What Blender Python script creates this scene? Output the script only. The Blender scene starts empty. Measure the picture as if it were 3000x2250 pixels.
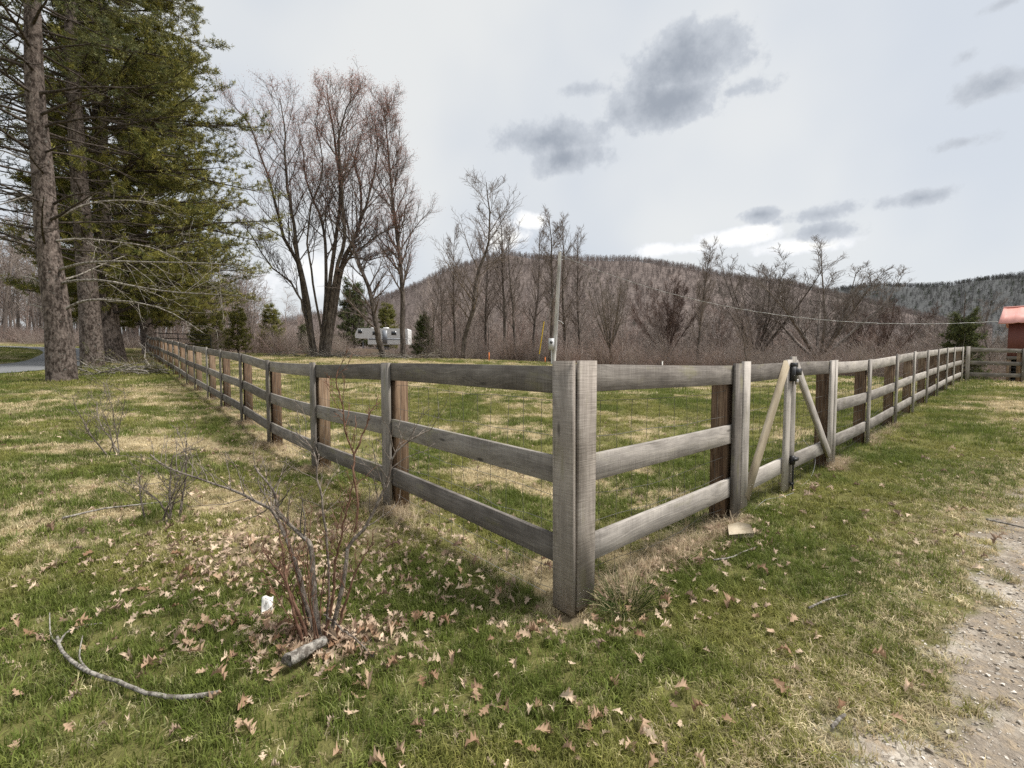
import bpy, math, random
import numpy as np
from mathutils import Vector

# ------------------------------------------------------------------ camera, sky, sun, exposure
SC = bpy.context.scene
COL = SC.collection
CAMZ = 1.382
FPX = 1300.0                      # focal length in pixels of the 3000 x 2250 photograph
PITCH = math.atan(63.0 / FPX)     # horizon sits 63 px above the picture centre
cam_data = bpy.data.cameras.new("camera")
cam_data.sensor_width = 36.0
cam_data.lens = 36.0 * FPX / 3000.0
cam_data.clip_start = 0.05
cam_data.clip_end = 6000.0
cam = bpy.data.objects.new("camera", cam_data)
COL.objects.link(cam)
cam.location = (0, 0, CAMZ)
cam.rotation_euler = (math.pi / 2 - PITCH, 0, 0)
SC.camera = cam

SUN_AZ = math.radians(84)      # clockwise from the viewing direction (+Y)
SUN_EL = math.radians(57)
sun_data = bpy.data.lights.new("sun", 'SUN')
sun_data.energy = 4.2
sun_data.angle = math.radians(17)
sun_data.color = (1.0, 0.96, 0.90)
sun = bpy.data.objects.new("sun", sun_data)
COL.objects.link(sun)
sd = Vector((math.sin(SUN_AZ) * math.cos(SUN_EL), math.cos(SUN_AZ) * math.cos(SUN_EL), math.sin(SUN_EL)))
sun.rotation_euler = (-sd).to_track_quat('-Z', 'Y').to_euler()
sun.location = sd * 50

SC.render.engine = 'CYCLES'
SC.view_settings.view_transform = 'Standard'
SC.view_settings.look = 'None'
SC.view_settings.exposure = 0.42
SC.view_settings.gamma = 1.0
SC.cycles.use_denoising = False
SC.cycles.max_bounces = 4
SC.cycles.diffuse_bounces = 2
SC.cycles.sample_clamp_indirect = 2.0
SC.cycles.sample_clamp_direct = 6.0
SC.cycles.transparent_max_bounces = 8


class NT:
    """small helper for node trees"""
    def __init__(self, tree):
        self.t = tree
        self.n = tree.nodes
        self.l = tree.links

    def node(self, kind, **kw):
        nd = self.n.new(kind)
        for k, v in kw.items():
            setattr(nd, k, v)
        return nd

    def link(self, a, b):
        self.l.new(a, b)

    def val(self, sock, v):
        if hasattr(v, 'is_output') or isinstance(v, bpy.types.NodeSocket):
            self.l.new(v, sock)
        else:
            sock.default_value = v

    def math(self, op, a, b=0.0, c=0.0, clamp=False):
        nd = self.n.new('ShaderNodeMath')
        nd.operation = op
        nd.use_clamp = clamp
        self.val(nd.inputs[0], a)
        self.val(nd.inputs[1], b)
        self.val(nd.inputs[2], c)
        return nd.outputs[0]

    def mix(self, fac, a, b, blend='MIX'):
        nd = self.n.new('ShaderNodeMix')
        nd.data_type = 'RGBA'
        nd.blend_type = blend
        nd.clamp_factor = True
        self.val(nd.inputs[0], fac)
        self.val(nd.inputs[6], a if not isinstance(a, tuple) else (*a[:3], 1))
        self.val(nd.inputs[7], b if not isinstance(b, tuple) else (*b[:3], 1))
        return nd.outputs[2]

    def smooth(self, v, lo, hi):
        nd = self.n.new('ShaderNodeMapRange')
        nd.interpolation_type = 'SMOOTHSTEP'
        self.val(nd.inputs[0], v)
        nd.inputs[1].default_value = lo
        nd.inputs[2].default_value = hi
        return nd.outputs[0]

    def noise(self, vec, scale, detail=3.0, rough=0.55, dist=0.0):
        nd = self.n.new('ShaderNodeTexNoise')
        if vec is not None:
            self.l.new(vec, nd.inputs['Vector'])
        nd.inputs['Scale'].default_value = scale
        nd.inputs['Detail'].default_value = detail
        nd.inputs['Roughness'].default_value = rough
        nd.inputs['Distortion'].default_value = dist
        return nd.outputs[0]

    def mapping(self, vec, scale=(1, 1, 1), loc=(0, 0, 0)):
        nd = self.n.new('ShaderNodeMapping')
        self.l.new(vec, nd.inputs[0])
        self.val(nd.inputs[1], loc)
        nd.inputs[3].default_value = scale
        return nd.outputs[0]


def px_dir(u, v):
    """direction of a pixel of the 3000 x 2250 photograph, in world axes"""
    a = (u - 1500.0) / FPX
    b = -(v - 1125.0) / FPX
    cp, sp = math.cos(PITCH), math.sin(PITCH)
    return np.array([a, cp + b * sp, -sp + b * cp])


def px_at(u, v, depth):
    d = px_dir(u, v)
    k = depth / d[1]
    return np.array([d[0] * k, depth, CAMZ + d[2] * k])


# world: Nishita behind a thin bright overcast veil, with broken grey and white cumulus
world = bpy.data.worlds.new("World")
SC.world = world
world.use_nodes = True
W = NT(world.node_tree)
W.n.clear()
out = W.node('ShaderNodeOutputWorld')
bg = W.node('ShaderNodeBackground')
sky = W.node('ShaderNodeTexSky')
sky.sky_type = 'NISHITA'
sky.sun_disc = False
sky.sun_elevation = SUN_EL
sky.sun_rotation = SUN_AZ
sky.air_density = 1.0
sky.dust_density = 2.0
skyc = W.mix(1.0, sky.outputs[0], (0.10, 0.10, 0.10), 'MULTIPLY')
tc = W.node('ShaderNodeTexCoord')
nrm = W.node('ShaderNodeVectorMath', operation='NORMALIZE')
W.link(tc.outputs['Generated'], nrm.inputs[0])
sep = W.node('ShaderNodeSeparateXYZ')
W.link(nrm.outputs[0], sep.inputs[0])
az = W.math('ARCTAN2', sep.outputs[0], sep.outputs[1])
el = W.math('ARCSINE', sep.outputs[2])
aev = W.node('ShaderNodeCombineXYZ')
W.link(az, aev.inputs[0])
W.link(el, aev.inputs[1])
n1 = W.noise(nrm.outputs[0], 8.5, 8.0, 0.66)
nveil = W.smooth(W.noise(nrm.outputs[0], 2.2, 3.0, 0.5), 0.32, 0.68)
veil = W.mix(nveil, (0.515, 0.55, 0.595), (0.64, 0.65, 0.645))
base = W.mix(0.92, skyc, veil)


def cloud_set(items):
    acc = None
    for (ca, ce, ra, re, amp) in items:
        ra, re = math.radians(ra), math.radians(re)
        nd = W.node('ShaderNodeVectorMath', operation='MULTIPLY_ADD')
        W.link(aev.outputs[0], nd.inputs[0])
        nd.inputs[1].default_value = (1 / ra, 1 / re, 0)
        nd.inputs[2].default_value = (-math.radians(ca) / ra, -math.radians(ce) / re, 0)
        ln = W.node('ShaderNodeVectorMath', operation='LENGTH')
        W.link(nd.outputs[0], ln.inputs[0])
        m = W.math('MULTIPLY_ADD', ln.outputs['Value'], -amp, amp)
        acc = m if acc is None else W.math('MAXIMUM', acc, m)
    return W.math('MAXIMUM', acc, -1.0)


def ae(u, v):
    d = px_dir(u, v)
    d = d / np.linalg.norm(d)
    return math.degrees(math.atan2(d[0], d[1])), math.degrees(math.asin(d[2]))


def cl(u, v, wpx, hpx, amp=1.0):
    a, e = ae(u, v)
    a2, e2 = ae(u + wpx, v)
    a3, e3 = ae(u, v - hpx)
    return (a, e, abs(a2 - a), abs(e3 - e), amp)


grey = [cl(1990, 200, 240, 145, 1.1), cl(1965, 290, 240, 108, 1.15), cl(1700, 262, 120, 34, 0.6), cl(1590, 405, 220, 92, 1.05), cl(1650, 465, 170, 60, .95),
        cl(2150, 265, 100, 36, .6), cl(2930, 238, 170, 62, .85), cl(2700, 578, 150, 34, .75), cl(2220, 628, 80, 26, .7), cl(2400, 628, 130, 33, .75),
        cl(2840, 160, 75, 32, .42), cl(2830, 415, 90, 24, .42), cl(2400, 675, 120, 35, .6), cl(2950, 5, 150, 30, .6),
        (115, 28, 20, 8, 1), (-160, 26, 24, 8, 1), (-95, 40, 20, 9, .9)]
white = [cl(2150, 695, 170, 34), cl(2000, 728, 170, 26, .8), cl(2330, 720, 150, 30, .8), cl(1550, 650, 60, 30, .9), cl(1480, 700, 110, 60, .8),
         cl(900, 800, 160, 110, .7), (110, 9, 22, 3, .9), (-120, 10, 25, 3, .9)]
pert = W.math('MULTIPLY_ADD', n1, 2.6, -1.32)
gm = W.math('ADD', cloud_set(grey), pert)
wm = W.math('ADD', cloud_set(white), pert)
gmask = W.smooth(gm, 0.0, 0.36)
gcore = W.smooth(gm, 0.12, 1.15)
wmask = W.smooth(wm, 0.0, 0.3)
wcore = W.smooth(wm, 0.1, 0.8)
gcol = W.mix(gcore, (0.44, 0.47, 0.515), (0.235, 0.265, 0.315))
wcol = W.mix(wcore, (0.66, 0.68, 0.71), (0.84, 0.83, 0.79))
c1 = W.mix(wmask, base, wcol)
c2 = W.mix(W.math('MULTIPLY', gmask, 0.9), c1, gcol)
W.link(c2, bg.inputs[0])
bg.inputs[1].default_value = 1.0
world.cycles.sampling_method = 'NONE'
W.link(bg.outputs[0], out.inputs[0])

# ------------------------------------------------------------------ generic helpers
RNG = np.random.default_rng(7)


def mesh_np(name, verts, faces, mat=None, smooth=True, uv=None, attrs=None):
    """faces: list of int arrays (n,3) / (n,4)"""
    me = bpy.data.meshes.new(name)
    verts = np.asarray(verts, dtype=np.float32)
    me.vertices.add(len(verts))
    me.vertices.foreach_set('co', verts.ravel())
    if not isinstance(faces, list):
        faces = [faces]
    faces = [np.asarray(f, dtype=np.int32) for f in faces if len(f)]
    if faces:
        loops = np.concatenate([f.ravel() for f in faces])
        tot = np.concatenate([np.full(len(f), f.shape[1], np.int32) for f in faces])
        start = np.concatenate([[0], np.cumsum(tot)[:-1]]).astype(np.int32)
        me.loops.add(len(loops))
        me.loops.foreach_set('vertex_index', loops)
        me.polygons.add(len(tot))
        me.polygons.foreach_set('loop_start', start)
        if smooth:
            me.polygons.foreach_set('use_smooth', np.ones(len(tot), dtype=bool))
        if uv is not None:
            ul = me.uv_layers.new(name='UVMap')
            ul.data.foreach_set('uv', np.asarray(uv, np.float32)[loops].ravel())
    for k, a in (attrs or {}).items():
        a = np.asarray(a, np.float32)
        if a.ndim == 1:
            at = me.attributes.new(k, 'FLOAT', 'POINT')
            at.data.foreach_set('value', a)
        else:
            at = me.attributes.new(k, 'FLOAT_VECTOR', 'POINT')
            at.data.foreach_set('vector', a.ravel())
    me.update(calc_edges=True)
    if mat:
        me.materials.append(mat)
    return me


def link(name, data, parent=None, loc=None, rot=None):
    o = bpy.data.objects.new(name, data)
    COL.objects.link(o)
    if parent:
        o.parent = parent
    if loc is not None:
        o.location = loc
    if rot is not None:
        o.rotation_euler = rot
    return o


def tag(o, label=None, cat=None, group=None, kind=None):
    if label:
        o['label'] = label
    if cat:
        o['category'] = cat
    if group:
        o['group'] = group
    if kind:
        o['kind'] = kind
    return o


def thing(name, label, cat, loc, rz=0.0, group=None):
    o = link(name, None, None, loc, (0, 0, rz))
    o.empty_display_size = 0.2
    return tag(o, label, cat, group)


class MB:
    """collects pieces of one mesh"""
    def __init__(self):
        self.v, self.f3, self.f4, self.n, self.uv = [], [], [], 0, []

    def add(self, v, f, uv=None):
        v = np.asarray(v, float).reshape(-1, 3)
        f = np.asarray(f, int) + self.n
        (self.f4 if f.shape[1] == 4 else self.f3).append(f)
        self.v.append(v)
        self.uv.append(np.zeros((len(v), 2)) if uv is None else np.asarray(uv))
        self.n += len(v)

    def box(self, c, sx, sy, sz, ax=None):
        """box with centre c, half sizes along three axes"""
        ax = np.eye(3) if ax is None else np.asarray(ax, float)
        s = np.array([[x, y, z] for z in (-1, 1) for y in (-1, 1) for x in (-1, 1)], float) * [sx, sy, sz]
        v = np.asarray(c) + s @ ax
        f = [[0, 2, 3, 1], [4, 5, 7, 6], [0, 1, 5, 4], [2, 6, 7, 3], [0, 4, 6, 2], [1, 3, 7, 5]]
        self.add(v, f)

    def tube(self, pts, rad, sides=6):
        v, f, uv = tubes(np.asarray(pts, float)[None], np.asarray(rad, float)[None] * np.ones((1, len(pts))), sides)
        self.add(v, f, uv)

    def build(self, name, mat, parent=None, smooth=False):
        fs = []
        if self.f4:
            fs.append(np.concatenate(self.f4))
        if self.f3:
            fs.append(np.concatenate(self.f3))
        me = mesh_np(name, np.concatenate(self.v), fs, mat, smooth, np.concatenate(self.uv))
        return link(name, me, parent)


def tubes(P, R, sides):
    """P (B,K,3) polylines, R (B,K) radii -> verts, quads"""
    B, K, _ = P.shape
    T = np.empty_like(P)
    T[:, 1:-1] = P[:, 2:] - P[:, :-2]
    T[:, 0] = P[:, 1] - P[:, 0]
    T[:, -1] = P[:, -1] - P[:, -2]
    T /= np.linalg.norm(T, axis=2, keepdims=True) + 1e-9
    ref = np.zeros((B, 1, 3))
    m = np.abs(T[:, 0, 2]) > 0.8
    ref[m, 0, 0] = 1
    ref[~m, 0, 2] = 1
    A = np.cross(np.broadcast_to(ref, T.shape), T)
    A /= np.linalg.norm(A, axis=2, keepdims=True) + 1e-9
    C = np.cross(T, A)
    th = np.arange(sides) * 2 * np.pi / sides
    ring = (A[:, :, None, :] * np.cos(th)[None, None, :, None] + C[:, :, None, :] * np.sin(th)[None, None, :, None])
    V = P[:, :, None, :] + ring * R[:, :, None, None]
    V = V.reshape(-1, 3)
    idx = np.arange(B * K * sides).reshape(B, K, sides)
    a = idx[:, :-1]
    b = idx[:, 1:]
    F = np.stack([a, np.roll(a, -1, 2), np.roll(b, -1, 2), b], -1).reshape(-1, 4)
    ln = np.concatenate([np.zeros((B, 1)), np.cumsum(np.linalg.norm(np.diff(P, axis=1), axis=2), 1)], 1)
    U = np.repeat(ln[:, :, None], sides, 2)
    Vv = np.broadcast_to(th[None, None, :] / (2 * np.pi), U.shape)
    UV = np.stack([U, Vv], -1).reshape(-1, 2)
    return V, F, UV


def _hash(ix, iy, seed):
    h = (ix.astype(np.int64) * 374761393 + iy.astype(np.int64) * 668265263 + seed * 1442695041) & 0x7fffffff
    h = ((h ^ (h >> 13)) * 1274126177) & 0x7fffffff
    return ((h ^ (h >> 16)) & 0xffff) / 65535.0


def vnoise(x, y, seed=0):
    ix = np.floor(x)
    iy = np.floor(y)
    fx = x - ix
    fy = y - iy
    fx = fx * fx * (3 - 2 * fx)
    fy = fy * fy * (3 - 2 * fy)
    a = _hash(ix, iy, seed)
    b = _hash(ix + 1, iy, seed)
    c = _hash(ix, iy + 1, seed)
    d = _hash(ix + 1, iy + 1, seed)
    return (a * (1 - fx) + b * fx) * (1 - fy) + (c * (1 - fx) + d * fx) * fy


def fbm(x, y, seed=0, octv=4):
    s = 0
    a = .5
    for i in range(octv):
        s = s + a * vnoise(x * 2 ** i + i * 17.3, y * 2 ** i - i * 9.1, seed + i)
        a *= .5
    return s / (1 - .5 ** octv)


def sstep(x, lo, hi):
    t = np.clip((x - lo) / (hi - lo), 0, 1)
    return t * t * (3 - 2 * t)


# ------------------------------------------------------------------ fence lines and ground heights
C0 = np.array([0.335, 2.386])                         # outer corner of the fence
tl = math.atan((1500 - 325) / FPX)
tr = math.atan((3000 - 1500) / FPX)
DL = np.array([-math.sin(tl), math.cos(tl)])
DR = np.array([math.sin(tr), math.cos(tr)])
NL = np.array([-DL[1], DL[0]])                        # outward (camera side) normals
NR = np.array([DR[1], -DR[0]])


def s_on(line, u):
    k = (u - 1500) / FPX
    return (k * C0[1] - C0[0]) / (line[0] - k * line[1])


FH = 1.385                                            # top of a vertical board above the ground
LPX = [(1126, 1056), (912, 1062), (781, 1054), (702.5, 1034), (644, 1025), (605, 1018), (568, 1012), (545, 1008)]
LS = [s_on(DL, u) for u, v in LPX]
while LS[-1] < 38:
    LS.append(LS[-1] + 2.08)
RPX = [(2552, 1051), (2631, 1038), (2681, 1030), (2720, 1025), (2750, 1021), (2776, 1018), (2796, 1016), (2820, 1016)]
RS = [s_on(DR, u) for u, v in RPX]

ctrl = []


def cpt(x, y, z):
    ctrl.append((x, y, z))


cpt(*C0, 0)
for i, (u, v) in enumerate(LPX):
    p = C0 + DL * LS[i]
    cpt(p[0], p[1], px_at(u, v, p[1])[2] - FH)
p = C0 + DL * 30
cpt(p[0], p[1], 1.42)
p = C0 + DL * 38
cpt(p[0], p[1], 1.95)
for u, v in [(2165, 1066), (2320, 1060), (2440, 1059)] + RPX:
    p = C0 + DR * s_on(DR, u)
    cpt(p[0], p[1], px_at(u, v, p[1])[2] - FH)
for q in [(0, 0, 0), (-2, 1.5, 0), (2.5, 1.0, 0), (-5, 2, .05), (5, 2, .02), (-4, 5, .1), (-8, 8, .3), (8, 4, .08), (14, 8, .25), (20, 13, .45),
          (-18, 15.5, .75), (-13.8, 16, .78), (-20, 21, 1.22), (-23.5, 25, 1.42), (-23, 19.5, 1.2), (-34, 30, 2.35), (-33, 34, 2.45), (-40, 34, 2.6),
          (-12, 38, 1.8), (-4, 36, 1.62), (2.5, 33, 1.36), (6, 30, 1.12), (14, 27, .78), (19, 25, .5), (26, 24, .35), (3, 8, .12), (6, 14, .35), (0, 18, .62), (-5, 22, .95),
          (-10, 28, 1.4), (10, 20, .5), (30, 32, -.5), (12, 45, -.2), (40, 50, -3), (-20, 62, 3.3), (-30, 50, 2.6), (0, 60, 1.2), (23, 20, .45), (30, 18, .4),
          (-60, 60, 5), (-120, 60, 6), (-60, 0, .5), (0, 130, 0), (90, 90, -5), (120, 0, -1), (0, -60, -.5), (-80, -50, 0), (80, -50, 0)]:
    cpt(*q)
CT = np.array(ctrl)


def _phi(d2):
    return np.sqrt(d2 + 1.5)


_dd = ((CT[:, None, :2] - CT[None, :, :2]) ** 2).sum(-1)
_n = len(CT)
_A = np.zeros((_n + 1, _n + 1))
_A[:_n, :_n] = _phi(_dd) + np.eye(_n) * 0.02
_A[:_n, _n] = 1
_A[_n, :_n] = 1
_w = np.linalg.solve(_A, np.concatenate([CT[:, 2], [0]]))


def g_raw(x, y):
    x = np.asarray(x, float)
    y = np.asarray(y, float)
    sh = x.shape
    xf, yf = x.ravel(), y.ravel()
    out = np.full(xf.shape, _w[-1])
    for i in range(_n):
        out = out + _w[i] * _phi((xf - CT[i, 0]) ** 2 + (yf - CT[i, 1]) ** 2)
    r = np.hypot(xf, yf)
    t = sstep(r, 110, 260)
    out = out * (1 - t) + (-4.0) * t
    out = out + (fbm(xf * 1.3, yf * 1.3, 3) - .5) * .05 * (1 - sstep(r, 15, 40)) + (fbm(xf * 6, yf * 6, 5, 2) - .5) * .02 * (1 - sstep(r, 5, 12))
    out = out - .05 * np.exp(-(((xf - C0[0]) / .28) ** 2 + ((yf - C0[1] + .05) / .22) ** 2))
    return out.reshape(sh)


NG = 381
_s = np.linspace(-1, 1, NG)
_ax = 1.66 * np.sinh(7.5 * _s)
GXs = _ax
GYs = _ax + 4.0
_GX, _GY = np.meshgrid(GXs, GYs)          # rows: y
GZ = g_raw(_GX, _GY)


def gz(x, y):
    """height of the ground sheet"""
    x = np.asarray(x, float)
    y = np.asarray(y, float)
    i = np.clip(np.searchsorted(GXs, x) - 1, 0, NG - 2)
    j = np.clip(np.searchsorted(GYs, y) - 1, 0, NG - 2)
    fx = (x - GXs[i]) / (GXs[i + 1] - GXs[i])
    fy = (y - GYs[j]) / (GYs[j + 1] - GYs[j])
    return (GZ[j, i] * (1 - fx) + GZ[j, i + 1] * fx) * (1 - fy) + (GZ[j + 1, i] * (1 - fx) + GZ[j + 1, i + 1] * fx) * fy


def px_ground(u, v):
    """where the ray of a pixel meets the ground"""
    d = px_dir(u, v)
    k = np.linspace(0.5, 80, 16000)
    x, y, z = d[0] * k, d[1] * k, CAMZ + d[2] * k
    below = np.nonzero(z < gz(x, y))[0]
    i = below[0] if len(below) else len(k) - 1
    return np.array([x[i], y[i], float(gz(x[i], y[i]))])


# what covers the ground: 0..1 maps, all in metres
def sd_right(x, y):
    """distance to the camera side of the right fence line"""
    return (x - C0[0]) * NR[0] + (y - C0[1]) * NR[1]


def sd_left(x, y):
    return (x - C0[0]) * NL[0] + (y - C0[1]) * NL[1]


def m_gravel(x, y):
    d = sd_right(x, y)
    t = (x - C0[0]) * DR[0] + (y - C0[1]) * DR[1]
    w = 1.06 + .06 * np.clip(t, -5, 12)
    edge = (fbm(x * 1.1, y * 1.1, 21) - .5) * 0.75 + (fbm(x * 6, y * 6, 22) - .5) * .7
    return sstep(d - w + edge, -.15, .62) * (1 - .75 * sstep(t, 5, 12)) * (t > -6)


def m_straw(x, y):
    n = fbm(x * .55, y * .75, 31, 5)
    n2 = fbm(x * 2.3, y * 2.9, 41, 3)
    inside = (sd_left(x, y) < 0) & (sd_right(x, y) < 0)
    bias = np.where(inside, .04, .0)
    left = np.exp(-(((x + 4.6) / 3.2) ** 2 + ((y - 4.8) / 3.4) ** 2))
    left2 = np.exp(-(((x + 10) / 3.5) ** 2 + ((y - 10.5) / 2.5) ** 2))
    mid = np.exp(-(((x - .3) / 1.8) ** 2 + ((y - 5.6) / .9) ** 2))
    far = .12 * sstep(y, 12, 26)
    tr_ = np.exp(-((sd_right(x, y) - 1.4) / 1.2) ** 2) * sstep(x, 6, 12) * .25
    near = -.14 * np.exp(-((x / 2.5) ** 2 + ((y - 1.8) / 1.2) ** 2)) * (sd_left(x, y) > 0) - .12 * (sd_right(x, y) > 0)
    return sstep(n * .55 + n2 * .45 - .045 + bias + .17 * left + .16 * left2 + .14 * mid + far + tr_ + near, .44, .74)


SHRUB = np.array([-0.925, 2.14])


def m_litter(x, y):
    """dead leaves and brown thatch"""
    a = np.exp(-(((x - SHRUB[0]) / .45) ** 2 + ((y - SHRUB[1]) / .22) ** 2)) * 1.0
    b = np.exp(-(((x + 1.75) / .95) ** 2 + ((y - 3.2) / .75) ** 2)) * .75
    c = np.exp(-(((x + 1.0) / .9) ** 2 + ((y - 2.75) / .5) ** 2)) * .35
    dl, dr = np.abs(sd_left(x, y)), np.abs(sd_right(x, y))
    tR = (x - C0[0]) * DR[0] + (y - C0[1]) * DR[1]
    tL = (x - C0[0]) * DL[0] + (y - C0[1]) * DL[1]
    d = np.exp(-((sd_right(x, y) + .02) / .16) ** 2) * (tR > -.1) * (tR < 2.4) * .7
    e = np.exp(-((sd_left(x, y) - .05) / .22) ** 2) * (tL > -.2) * .15
    f = np.exp(-(((x - C0[0] + .05) / .3) ** 2 + ((y - C0[1] + .0) / .16) ** 2)) * .8
    g = .22 * np.exp(-(((x + .6) / 1.6) ** 2 + ((y - 1.9) / .9) ** 2))
    pines = .8 * np.exp(-(((x + 22) / 5) ** 2 + ((y - 26) / 5) ** 2))
    return np.clip(np.maximum.reduce([a, b, c, d, e, f, g, pines]), 0, 1)


# driveway of asphalt at the left, as a strip along a path
def rib_path(pts, n=40):
    pts = np.asarray(pts, float)
    t = np.linspace(0, len(pts) - 1, n)
    i = np.clip(t.astype(int), 0, len(pts) - 2)
    f = (t - i)[:, None]
    p0 = pts[np.clip(i - 1, 0, None)]
    p1, p2 = pts[i], pts[i + 1]
    p3 = pts[np.clip(i + 2, None, len(pts) - 1)]
    return .5 * (2 * p1 + (p2 - p0) * f + (2 * p0 - 5 * p1 + 4 * p2 - p3) * f ** 2 + (3 * p1 - p0 - 3 * p2 + p3) * f ** 3)


ROAD = rib_path([(-44, 4.2), (-30, 10.6), (-22.5, 16.3), (-22.0, 20.5), (-25.5, 26), (-30.5, 31), (-38, 33.4), (-52, 35)], 70)
ROAD_W = 1.75


def m_road(x, y):
    x = np.asarray(x, float)
    d = np.full(x.shape, 1e9)
    for p in ROAD:
        d = np.minimum(d, np.hypot(x - p[0], y - p[1]))
    return d


# ------------------------------------------------------------------ materials
def new_mat(name, rough=0.8, spec=0.25):
    m = bpy.data.materials.new(name)
    m.use_nodes = True
    t = NT(m.node_tree)
    b = t.n['Principled BSDF']
    b.inputs['Roughness'].default_value = rough
    b.inputs['Specular IOR Level'].default_value = spec
    return m, t, b


def bump(t, b, h, strength=.4, dist=.01):
    nd = t.node('ShaderNodeBump')
    nd.inputs['Strength'].default_value = strength
    nd.inputs['Distance'].default_value = dist
    t.link(h, nd.inputs['Height'])
    t.link(nd.outputs[0], b.inputs['Normal'])


def wood_mat(name, c_dark, c_mid, c_light, algae=0.0, saw=0.5, grain_amp=1.0):
    m, t, b = new_mat(name, .85, .15)
    uv = t.node('ShaderNodeTexCoord').outputs['UV']
    oi = t.node('ShaderNodeObjectInfo')
    off = t.node('ShaderNodeCombineXYZ')
    t.link(t.math('MULTIPLY', oi.outputs['Random'], 37.0), off.inputs[0])
    t.link(t.math('MULTIPLY', oi.outputs['Random'], 91.0), off.inputs[1])
    vec = t.node('ShaderNodeVectorMath', operation='ADD')
    t.link(uv, vec.inputs[0])
    t.link(off.outputs[0], vec.inputs[1])
    v = vec.outputs[0]
    # knots
    vor = t.node('ShaderNodeTexVoronoi', feature='F1')
    t.link(t.mapping(v, (2.6, 9.0, 1)), vor.inputs['Vector'])
    vor.inputs['Scale'].default_value = .55
    vor.inputs['Randomness'].default_value = 1.0
    kn = t.smooth(vor.outputs['Distance'], .085, .02)
    ring = t.smooth(vor.outputs['Distance'], .5, .0)
    dist = t.math('MULTIPLY', ring, .35)
    gcoord = t.node('ShaderNodeVectorMath', operation='ADD')
    t.link(t.mapping(v, (1.1, 42, 1)), gcoord.inputs[0])
    cx = t.node('ShaderNodeCombineXYZ')
    t.link(t.math('MULTIPLY', dist, 7.0), cx.inputs[1])
    t.link(cx.outputs[0], gcoord.inputs[1])
    grain = t.noise(gcoord.outputs[0], 1.6, 5, .6, .6)
    fine = t.noise(t.mapping(v, (6, 260, 1)), 1.0, 3, .6)
    blot = t.noise(t.mapping(v, (2.2, 7, 1)), 1.3, 4, .6)
    sawn = t.noise(t.mapping(v, (170, 5, 1)), 1.0, 2, .6)
    f = t.math('ADD', t.math('MULTIPLY', t.math('SUBTRACT', grain, .5), 1.5 * grain_amp), t.math('MULTIPLY', t.math('SUBTRACT', fine, .5), 1.0 * grain_amp))
    f = t.math('ADD', f, t.math('MULTIPLY', t.math('SUBTRACT', blot, .5), 1.9))
    f = t.math('ADD', f, t.math('MULTIPLY', t.math('SUBTRACT', sawn, .5), saw))
    f = t.math('ADD', f, t.math('MULTIPLY', t.math('SUBTRACT', oi.outputs['Random'], .5), .65))
    f = t.math('ADD', f, .5, clamp=True)
    ramp = t.node('ShaderNodeValToRGB')
    e = ramp.color_ramp.elements
    e[0].color = (*c_dark, 1)
    e[1].color = (*c_light, 1)
    mid = ramp.color_ramp.elements.new(.5)
    mid.color = (*c_mid, 1)
    t.link(f, ramp.inputs[0])
    col = t.mix(t.math('MULTIPLY', kn, .75), ramp.outputs[0], tuple(.35 * c for c in c_dark))
    crk = t.noise(t.mapping(v, (1.2, 90, 1)), 1.0, 2, .5, .2)
    cr = t.smooth(crk, .715, .76)
    col = t.mix(t.math('MULTIPLY', cr, .7), col, tuple(.3 * c for c in c_dark))
    if algae:
        al = t.smooth(t.noise(t.mapping(v, (3, 9, 1)), 1.0, 3), .56, .72)
        col = t.mix(t.math('MULTIPLY', al, algae), col, (.20, .19, .075))
    t.link(col, b.inputs['Base Color'])
    h = t.math('ADD', t.math('MULTIPLY', fine, .5), t.math('ADD', grain, t.math('SUBTRACT', t.math('MULTIPLY', sawn, .5 * saw), t.math('MULTIPLY', cr, 1.2))))
    bump(t, b, h, .6, .004)
    return m


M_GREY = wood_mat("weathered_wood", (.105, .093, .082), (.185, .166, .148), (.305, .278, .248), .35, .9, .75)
M_GREY_SUNLIT = wood_mat("sunlit_weathered_wood", (.18, .162, .144), (.315, .288, .26), (.48, .44, .395), .2, .8, .7)  # paler copy of weathered_wood: sun on the right-hand boards put into the colour
M_SAWN = wood_mat("sawn_corner_wood", (.175, .152, .130), (.285, .250, .217), (.425, .38, .335), .3, 1.5, .6)
M_BROWN = wood_mat("treated_post_wood", (.075, .046, .029), (.165, .108, .068), (.29, .205, .135), 0, .1, 1.5)
M_PALEBOARD = wood_mat("offcut_wood", (.26, .21, .14), (.40, .34, .25), (.52, .46, .36), 0, .2, .5)


def bark_mat(name, a, bcol, lichen=0.0, sc=9.0, stretch=.35, strength=.9, vary=0.0):
    m, t, b = new_mat(name, .9, .1)
    oc = t.node('ShaderNodeTexCoord').outputs['Object']
    v = t.mapping(oc, (1, 1, stretch))
    n = t.noise(v, sc, 5, .65, .4)
    n2 = t.noise(oc, sc * .25, 3, .6)
    col = t.mix(t.smooth(n, .40, .62), a, bcol)
    col = t.mix(t.math('MULTIPLY', t.smooth(n2, .45, .7), .35), col, tuple(min(1, c * 1.6) for c in bcol))
    if lichen:
        li = t.smooth(t.noise(oc, sc * .9, 4, .7), .60, .68)
        col = t.mix(t.math('MULTIPLY', li, lichen), col, (.36, .38, .34))
    if vary:
        rnd = t.node('ShaderNodeObjectInfo').outputs['Random']
        col = t.mix(t.math('MULTIPLY', rnd, vary), col, tuple(c * .35 for c in a))
    t.link(col, b.inputs['Base Color'])
    bump(t, b, n, strength, .04)
    return m


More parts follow.
